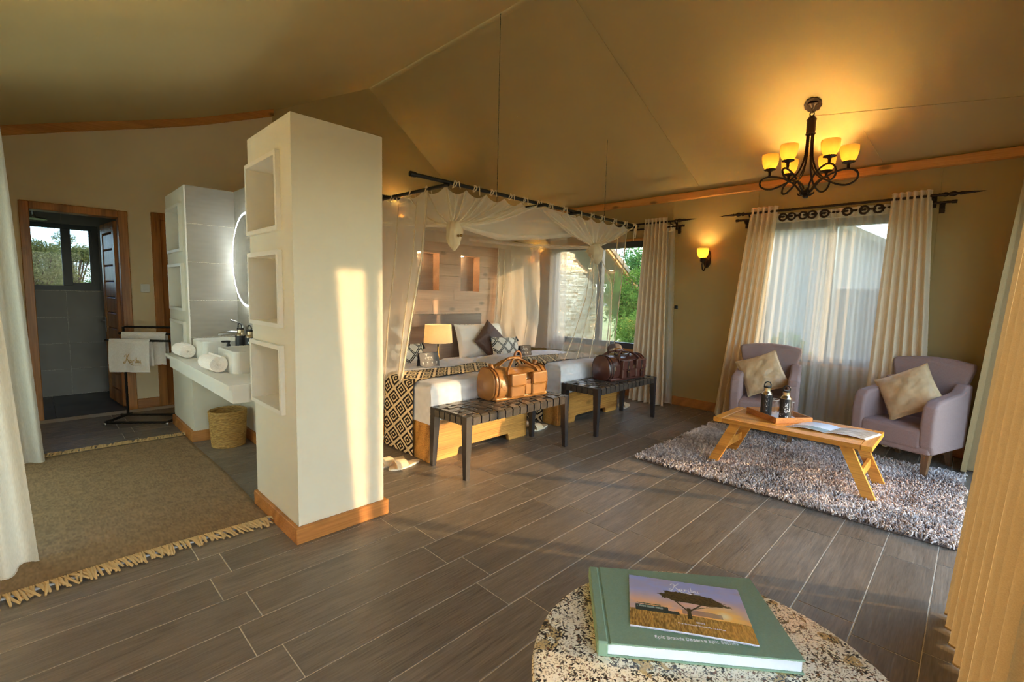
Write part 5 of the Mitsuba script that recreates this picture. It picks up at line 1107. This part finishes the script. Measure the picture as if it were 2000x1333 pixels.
# armchairs
def soft(p, d, axis, at, r):
    "extruded outline with rounded edges"
    g = p.buffer(-r).simplify(0.002); m = man(poly_ext(g, d-2*r, axis, at+r)).minkowski_sum(m3.Manifold.sphere(r, 14))
    return tri(m)
def armchair(loc, yaw, label, who):
    k = thing('armchair', label, 'armchair')
    def W(m): m = tri(m); return xf(trimesh.Trimesh(m.vertices*[0.93, 0.93, 1], m.faces, process=False), (*loc, 0.0), yaw)
    Wd, Dp, sh = 0.58, 0.56, 0.355
    # local: +x front, y across
    obj('seat', W(cat(rbx(-0.22, 0.285, -Wd/2+0.075, Wd/2-0.075, 0.20, sh, 0.03, 16))), 'm_upholstery', 40, parent=k)
    ap = Polygon([(-0.27, 0.175), (0.25, 0.175), (0.285, 0.24), (0.29, 0.42), (0.27, 0.52), (0.22, 0.565), (0.05, 0.585), (-0.14, 0.605), (-0.22, 0.66), (-0.30, 0.66)])
    for s in (-1, 1): obj('arm', W(soft(ap, 0.095, 'y', s*(Wd/2-0.0475)-0.0475, 0.025)), 'm_upholstery', 40, parent=k)
    top = [(y, 0.835-0.36*(y*y)) for y in np.linspace(0.27, -0.27, 13)]
    bp = Polygon([(-0.235, 0.19), (0.235, 0.19), (0.235, 0.56), (0.255, 0.66), (0.28, 0.76)]+[(0.28, 0.80)]+top+[(-0.28, 0.80), (-0.28, 0.76), (-0.255, 0.66), (-0.235, 0.56)]).buffer(0)
    bk = soft(bp, 0.085, 'x', -0.325, 0.026); v = np.array(bk.vertices); v[:, 0] -= np.clip(v[:, 2]-0.45, 0, 1)*0.20; v[:, 0] += 0.35*v[:, 1]**2
    bk = trimesh.Trimesh(v, bk.faces, process=False); obj('backrest', W(bk), 'm_upholstery', 40, parent=k)
    obj('base', W(rbx(-0.29, 0.275, -Wd/2+0.02, Wd/2-0.02, 0.17, 0.24, 0.02)), 'm_upholstery', 40, parent=k)
    for x, y, lx in ((0.245, -0.245, 0.02), (0.245, 0.245, 0.02), (-0.25, -0.18, -0.07), (-0.25, 0.18, -0.07)):
        p = []
        for z, s, o in ((0.0, 0.015, lx), (0.18, 0.026, 0)): p += [[x+o+a*s, y+b*s, z] for a in (-1, 1) for b in (-1, 1)]
        obj('leg', W(tri(m3.Manifold.hull_points(np.array(p, np.float32)))), 'm_chairleg', parent=k)
    return k
CA, YA = (4.745, 1.345), math.radians(192); CB, YBc = (4.73, 0.315), math.radians(161)
armchair(CA, YA, 'mauve upholstered armchair on the left side of the window, behind the tray', 0)
armchair(CB, YBc, 'mauve upholstered armchair on the right side of the window', 1)
def throw(loc, face, lean, roll, label, seed, s=0.36):
    k = thing('throw_cushion', label, 'cushion'); m, _ = pillow_mesh(s, s, 0.15, 30, 0.06, seed)
    obj('cover', stand(m, loc, face, lean, roll), 'm_gold_cushion', True, parent=k)
    e = []
    for a, b in ((-1, -1), (1, -1), (1, 1), (-1, 1)): e.append((a*s/2, b*s/2, 0))
    t = np.linspace(0, 1, 14)[:, None]; pts = np.vstack([(np.array(e[i])*(1-t)+np.array(e[(i+1) % 4])*t)*(1-0.07*4*t*(1-t)) for i in range(4)])
    obj('piping', stand(tube(pts, 0.004, 5, True), loc, face, lean, roll), 'm_gold_cushion', True, parent=k)
throw((4.735, 1.38, 0.575), (math.cos(YA), math.sin(YA)), 0.42, math.radians(24), 'gold velvet cushion tilted on the left armchair', 3)
throw((4.70, 0.325, 0.575), (math.cos(YBc), math.sin(YBc)), 0.42, math.radians(33), 'gold velvet cushion tilted on the right armchair', 4)
# ================================================================ round granite table with book
k = thing('round_table', 'round speckled granite side table in the foreground', 'table')
GC, GR, GZ = (0.884, 0.310), 0.345, 0.530
obj('top', lathe([(0, -0.03), (GR-0.008, -0.03), (GR-0.002, -0.026), (GR, -0.018), (GR, -0.010), (GR-0.003, -0.003), (GR-0.010, 0.0), (0, 0.0)], 110, (*GC, GZ)), 'm_granite', 40, parent=k)
obj('pedestal', lathe([(0, 0.0), (0.20, 0.0), (0.20, 0.012), (0.05, 0.03), (0.035, 0.06), (0.035, GZ-0.06), (0.10, GZ-0.0305), (0, GZ-0.0305)], 40, (*GC, 0)), 'm_black', 40, parent=k)
bu = np.array([0.630, -0.777, 0]); bv = np.array([0.777, 0.630, 0]); BO = np.array([0.760, 0.487, GZ+0.0005]); bw, bl, bt = 0.397, 0.268, 0.030
def BK(m): return frame(m, BO, bu, bv, (0, 0, 1))
k = thing('book', 'large sage green hardback book lying on the granite table', 'book')
mat('m_sage', proc(lambda p, n, uv: mix(rgb(120, 146, 120), rgb(126, 152, 126), noise(p.x*400, p.y*400, 0))), 0.55)
obj('cover', BK(cat(cbx(0.026, bw, 0, bl, bt-0.0035, bt, 0.001), cbx(0.002, bw, 0, bl, 0, 0.0035, 0.001), cbx(0, 0.022, 0, bl, 0.0005, bt+0.0008, 0.003), bx(0.02, 0.028, 0.0, bl, bt-0.004, bt-0.0022))), 'm_sage', parent=k)
tag(obj('pages', BK(bx(0.02, bw-0.004, 0.004, bl-0.004, 0.0035, bt-0.0035)), 'm_linen', parent=k), 'white page block')
t = meshkit.text_mesh('Epic Brands Deserve Epic Stories', 0.0085, 0.0004); v = t.vertices; t = trimesh.Trimesh(v*[0.165/(v[:, 0].max()), 1, 1], t.faces, process=False)
obj('lettering', BK(xf(t, (0.118, 0.026, bt))), 'm_ink_white', parent=k)
k = thing('brochure', 'brochure with a sunset acacia tree print lying on the green book', 'brochure')
def _print(p, n, uv):
    u, v = uv.x, uv.y
    c = mix(rgb(244, 186, 116), rgb(164, 174, 216), smoothstep(0.34, 0.80, v))
    c = mix(c, rgb(176, 168, 186), 0.6*smoothstep(0.45, 0.7, fbm(u*4, v*9, 3, 4)))
    dsun = dr.sqrt(dr.square((u-0.80)*1.3)+dr.square(v-0.40)); c = mix(c, rgb(255, 206, 96), dr.clip(1-dsun*3.2, 0, 1)); c = mix(c, rgb(255, 244, 200), dr.clip(1-dsun*11, 0, 1))
    hor = 0.30+0.02*noise(u*7, 0, 0)
    c = dr.select((v < 0.40+0.03*noise(u*9, 5, 0)) & (u > 0.45) & (u < 0.78) & (v > 0.33), mix(c, rgb(110, 96, 116), 0.6), c)
    g = mix(rgb(116, 84, 40), rgb(206, 164, 88), noise(u*160, v*26, 0)); c = dr.select(v < hor, mix(g, rgb(220, 160, 70), dr.clip((u-0.5)*0.9, 0, 0.5)), c)
    # acacia: trunk, boughs, flat crown
    e = dr.square((u-0.56)/0.30)+dr.square((v-0.63-0.03*dr.sin(u*5))/0.135)
    crown = (e+0.9*(fbm(u*26, v*40, 2, 3)-0.5) < 0.9) & (v > 0.53+0.03*noise(u*12, 0, 3))
    tr = (dr.abs(u-0.505-0.02*(v-0.3)) < 0.016+0.03*dr.clip(0.35-v, 0, 1)) & (v > 0.25) & (v < 0.45)
    b1 = (dr.abs(u-0.505-(v-0.38)*0.7) < 0.009) & (v > 0.38) & (v < 0.60); b2 = (dr.abs(u-0.505+(v-0.38)*0.55) < 0.009) & (v > 0.38) & (v < 0.60); b3 = (dr.abs(u-0.505-(v-0.42)*1.7) < 0.009) & (v > 0.42) & (v < 0.58)
    c = dr.select(crown | tr | b1 | b2 | b3, mix(rgb(52, 46, 34), rgb(86, 76, 46), noise(u*90, v*90, 1)), c)
    # safari vehicle
    jeep = ((u > 0.05) & (u < 0.33) & (v > 0.30) & (v < 0.405)) | ((u > 0.05) & (u < 0.42) & (v > 0.29) & (v < 0.345)) | ((u > 0.06) & (u < 0.27) & (v > 0.42) & (v < 0.435))
    c = dr.select(jeep, mi.Color3f(rgb(54, 64, 58)), c)
    win = (u > 0.07) & (u < 0.29) & (v > 0.355) & (v < 0.39) & (u*14-dr.floor(u*14) > 0.12)
    return dr.select(win, mi.Color3f(rgb(140, 158, 148)), c)
mat('m_print', proc(_print), 0.25)
cu_, cv_ = np.array([0.131, -0.213, 0]), np.array([0.151, 0.105, 0]); lu, lv = np.linalg.norm(cu_), np.linalg.norm(cv_); cu_ /= lu; cv_ = cv_-cu_*(cv_@cu_); cv_ /= np.linalg.norm(cv_)
CO = np.array([0.850, 0.466, GZ+bt+0.0012])
n_, q_ = 40, 24; P = np.zeros((n_, q_, 3)); 
def cz(u, v): return 0.0025+0.005*abs(u-0.1)**2*0.6+0.0030*math.sin(math.pi*u)*(1-v)
for i, u in enumerate(np.linspace(0, 1, n_)):
    for j, v in enumerate(np.linspace(0, 1, q_)): P[i, j] = CO+cu_*u*lu+cv_*v*lv+[0, 0, cz(u, v)]
obj('cover', grid(P), 'm_print', True, parent=k, uv=guv(n_, q_))
d_ = np.array([0, 0, 0.0022]); lower = grid(P-d_); lower = trimesh.Trimesh(lower.vertices, lower.faces[:, ::-1], process=False)
obj('pages', cat(lower, grid(np.stack([P[:, 0]-d_*0.15, P[:, 0]-d_], 1)), grid(np.stack([P[:, -1]-d_*0.15, P[:, -1]-d_], 1)), grid(np.stack([P[0]-d_*0.15, P[0]-d_], 1)), grid(np.stack([P[-1]-d_*0.15, P[-1]-d_], 1)), grid((P-d_)[:, :8]-[0.002, 0.001, 0.0007])), 'm_linen', parent=k)
def on_bro(m, u0, v0): 
    m = tri(m); uvz = m.vertices+[u0, v0, 0]
    z = np.array([cz(np.clip(a/lu, 0, 1), np.clip(b/lv, 0, 1)) for a, b in uvz[:, :2]])
    return trimesh.Trimesh(CO+uvz[:, :1]*cu_+uvz[:, 1:2]*cv_+np.c_[0*z, 0*z, z+0.0004+uvz[:, 2]], m.faces, process=False)
sm = trimesh.Trimesh(SCR.vertices*[0.046, 0.034, 0.03], SCR.faces, process=False)
tx = [on_bro(sm, 0.095, 0.143)]
for s, h, w_, y in (('2024', 0.0042, 0.018, 0.034), ('The Warmest Welcome in Africa', 0.0036, 0.094, 0.024)):
    q = meshkit.text_mesh(s, h, 0.0002); q = trimesh.Trimesh(q.vertices*[w_/q.vertices[:, 0].max(), 1, 1], q.faces, process=False); tx.append(on_bro(q, 0.145-w_/2, y))
obj('lettering', cat(*tx), 'm_ink_white', parent=k)
# ================================================================ outside
GZ0 = -0.35
g = grid(np.stack(list(np.meshgrid(np.linspace(-60, 70, 60), np.linspace(-60, 70, 60), indexing='ij'))+[np.zeros((60, 60))], -1)); v = np.array(g.vertices)
v[:, 2] = GZ0+0.25*(meshkit.fbm(v*0.12, 3, 4)-0.5)*np.clip(np.hypot(v[:, 0]-2.5, v[:, 1]-3)/20, 0, 1); struct('ground', 'grassy ground outside the tent', 'ground', trimesh.Trimesh(v, g.faces, process=False), 'm_ground', True)
struct('deck', 'plastered plinth under the tent', 'deck', bx(XL-0.6, XW+0.45, YF-2.6, YB+1.6, GZ0-0.2, -0.105), 'm_render')
def leaves(P, size, rng, flat=0.3):
    N = len(P); a = rng.normal(size=(N, 3)); a[:, 2] *= 0.8; a /= np.linalg.norm(a, axis=1, keepdims=True); b = np.cross(a, rng.normal(size=(N, 3))); b /= np.linalg.norm(b, axis=1, keepdims=True)
    s = size*rng.uniform(0.6, 1.3, (N, 1)); V = np.stack([P-a*s, P+b*s*0.42, P+a*s, P-b*s*0.42], 1).reshape(-1, 3)
    i = (np.arange(N)*4)[:, None]; F = np.concatenate([i+[0, 1, 2], i+[0, 2, 3]]); return trimesh.Trimesh(V, F, process=False)
def tree(name, label, cat_, x, y, h, w, n, m, size, seed, trunk=0.4, blobs=26, base=None, group=None):
    rng = np.random.default_rng(seed); z0 = GZ0-0.05
    k = thing(name, label, cat_, group)
    top = trunk*h; br = [tube(smooth_poly([(x, y, z0), (x+0.05*w, y, z0+top*0.6), (x, y+0.04*w, z0+h*0.8)], 5), np.linspace(0.035*h, 0.008*h, 11), 7)]
    C = rng.normal(size=(blobs, 3)); C /= np.linalg.norm(C, axis=1, keepdims=True); C *= rng.uniform(0.25, 1.0, (blobs, 1))**0.6
    C = C*[w/2*0.75, w/2*0.75, (h-top)/2*0.85]+[x, y, z0+top+(h-top)/2]
    P = []
    for c in C:
        r = rng.uniform(0.16, 0.30)*w; q = rng.normal(size=(n//blobs, 3)); q /= np.linalg.norm(q, axis=1, keepdims=True); q *= rng.uniform(0.2, 1, (len(q), 1))**0.5
        P.append(c+q*r*[1, 1, 0.75]); br.append(tube([(x, y, z0+top*rng.uniform(0.5, 1.0)), (x*0.5+c[0]*0.5, y*0.5+c[1]*0.5, z0+top*0.4+(c[2]-z0)*0.5), c], [0.012*h, 0.007*h, 0.003*h], 5))
    P = np.vstack(P); P = P[P[:, 2] > GZ0]
    tag(obj('foliage', leaves(P, size, rng), m, parent=k), kind='stuff'); obj('trunk', cat(*br), 'm_bark', True, parent=k)
# seen through the window behind the beds
tree('leafy_tree', 'green leafy tree outside, right of the stone cabin', 'tree', 10.9, 6.35, 2.6, 1.7, 14000, 'm_leaf', 0.038, 1, 0.15)
tree('leafy_tree', 'darker green tree outside behind the leafy one', 'tree', 14.2, 7.9, 3.5, 2.6, 12000, 'm_leaf_dark', 0.05, 2, 0.12)
tree('shrub', 'bright green shrub below the trees outside the bed window', 'shrub', 9.5, 5.25, 1.5, 1.4, 9000, 'm_leaf', 0.032, 3, 0.08)
rng = np.random.default_rng(5); N = 5200; P = np.stack([rng.uniform(7.0, 8.7, N), rng.uniform(3.8, 5.6, N), np.full(N, GZ0)], 1); h = rng.uniform(0.18, 0.5, N); a = rng.uniform(0, 6.28, N)
V = np.stack([P+np.stack([np.cos(a)*0.008, np.sin(a)*0.008, 0*a], 1), P-np.stack([np.cos(a)*0.008, np.sin(a)*0.008, 0*a], 1), P+np.stack([rng.normal(0, 0.07, N), rng.normal(0, 0.07, N), h], 1)], 1).reshape(-1, 3)
k = thing('long_grass', 'pale long grass outside the bed window', 'grass'); labels[k]['kind'] = 'stuff'
obj('blades', trimesh.Trimesh(V, np.arange(3*N).reshape(-1, 3), process=False), 'm_grass', parent=k); tag(k+'__blades', kind='stuff')
# stone cabin with a sloping roof
k = thing('stone_cabin', 'neighbouring cabin with a sunlit stone wall and a sloping roof', 'building')
SXa, SXb, SY = 8.2, 10.88, 7.5
wp = Polygon([(SXa, GZ0-0.1), (SXb, GZ0-0.1), (SXb, 1.55), (SXa, 3.6)])
obj('wall', poly_ext(wp, 0.4, 'y', SY), 'm_mortar', parent=k)
rng = np.random.default_rng(8); ms = []; z = GZ0
while z < 3.3:
    hh = rng.uniform(0.030, 0.062); x = SXa-rng.uniform(0, 0.2)
    while x < SXb:
        w_ = rng.uniform(0.10, 0.34); a, b = max(x, SXa), min(x+w_, SXb)
        if b-a > 0.03 and z+hh < 1.55+(SXb-b)*0.765: ms.append(bx(a+0.004, b-0.004, SY-rng.uniform(0.012, 0.045), SY+0.01, z+0.003, z+hh-0.003))
        x += w_
    z += hh
tag(obj('stone_facing', cat(*ms), 'm_stone', parent=k), 'thin stacked stones', kind='stuff')
rp = Polygon([(7.9, 3.95), (11.75, 1.62), (11.75, 1.74), (7.9, 4.10)]); obj('roof', poly_ext(rp, 2.2, 'y', SY-0.75), 'm_tent', parent=k)
for y in (SY-0.72, SY-0.1): obj('rafter', poly_ext(Polygon([(8.0, 3.78), (12.0, 1.40), (12.0, 1.50), (8.0, 3.92)]), 0.07, 'y', y), 'm_beam', parent=k)
obj('wall_side', bx(SXb-0.1, SXb, SY+0.4, SY+3, GZ0-0.1, 1.55), 'm_render', parent=k)
# pale neighbouring tent seen through the sheers
k = thing('neighbour_tent', 'pale neighbouring tent cabin seen through the sheer curtains', 'building')
hp = Polygon([(-1.4, GZ0-0.1), (4.4, GZ0-0.1), (4.4, 1.75), (2.5, 2.95), (1.8, 2.6), (-1.4, 0.75)]); obj('wall', poly_ext(hp, 0.2, 'x', 10.5), 'm_render', parent=k)
for a, b in (((2.5, 2.95), (-1.8, 0.52)), ((2.5, 2.95), (4.65, 1.6))):
    d = np.array(b)-np.array(a); n = np.array([-d[1], d[0]])/np.hypot(*d); n = n if n[1] > 0 else -n
    obj('roof', poly_ext(Polygon([a, b, tuple(np.array(b)+n*0.10), tuple(np.array(a)+n*0.10)]), 4.0, 'x', 10.1), 'm_tent', parent=k)
obj('window_panel', bx(10.47, 10.5, 0.6, 1.9, 0.2, 1.5), 'm_frame', parent=k)
tree('shrub', 'grey-green shrub in front of the pale neighbouring tent', 'shrub', 9.2, 2.45, 1.05, 1.2, 3000, 'm_leaf_dark', 0.05, 9, 0.1)
# seen through the shower window
tree('yellow_tree', 'feathery yellow-green tree filling the left pane of the small window', 'tree', 0.15, 19.0, 3.4, 1.6, 16000, 'm_leaf_pale', 0.034, 21, 0.2, 40)
tree('yellow_tree', 'smaller olive tree beside the feathery one in the right pane', 'tree', 0.98, 21.5, 3.45, 1.5, 9000, 'm_leaf_pale', 0.036, 22, 0.3, 26)
for i, (x, y, h, w_, m) in enumerate(((-0.9, 16, 1.9, 2.0, 'm_leaf'), (1.15, 17.5, 1.85, 1.2, 'm_leaf_dark'), (1.75, 19.5, 2.1, 1.5, 'm_leaf'), (0.55, 16, 1.7, 1.4, 'm_leaf_pale'))):
    tree('shrub', ('bright shrub at the left foot of the shower window view', 'dark shrub in the right pane of the small window', 'bright green shrub at the right edge of the small window', 'yellowish shrub below the feathery tree')[i], 'shrub', x, y, h, w_, 7000, m, 0.04, 30+i, 0.1)
# shrubs in front of the doors, low enough to dapple only the floor
for i, (x, y, h, w_) in enumerate(((6.9, -8.2, 2.35, 0.9), (8.3, -8.0, 2.5, 1.2), (9.6, -8.6, 2.3, 0.8))):
    tree('garden_shrub', ('slim shrub in front of the doors, nearest to the entrance', 'broad shrub in front of the doors', 'slim shrub in front of the doors, farthest from the entrance')[i], 'shrub', x, y, h, w_, 1500, 'm_leaf', 0.06, 60+i, 0.15)
# repeats of one kind share a group
for pre, phrase in (('armchair', 'armchairs by the window'), ('woven_bench', 'woven benches at the bed feet'), ('travel_bag', 'leather travel bags on the benches'), ('bed', 'single beds'), ('bed_runner', 'patterned bed runners'), ('slipper', 'cream slippers'),
                    ('pillow', 'white pillows on the beds'), ('throw_cushion', 'gold cushions on the armchairs'), ('tent_card', 'tent cards on the beds'), ('basin', 'basins of the washstand'), ('faucet', 'faucets of the washstand'), ('rolled_towel', 'rolled towels on the washstand'),
                    ('hanging_towel', 'towels on the towel stand'), ('caddy', 'caddies on the washstand'), ('water_flask', 'black flasks'), ('glass', 'drinking glasses on the tray'), ('wall_lamp', 'amber wall lamps'), ('window_curtain', 'beige window curtains'),
                    ('sheer_curtain', 'white sheer curtains'), ('curtain_rod', 'bronze curtain rods'), ('curtain', 'long curtains at the edges of the room'), ('cushion', 'cushions on the beds'), ('garden_shrub', 'shrubs in front of the doors'), ('shrub', 'shrubs behind the tent')):
    ks = [k for k in labels if k == pre or (k.startswith(pre+'_') and k[len(pre)+1:].isdigit())]
    if len(ks) > 1:
        for k in ks: labels[k]['group'] = phrase
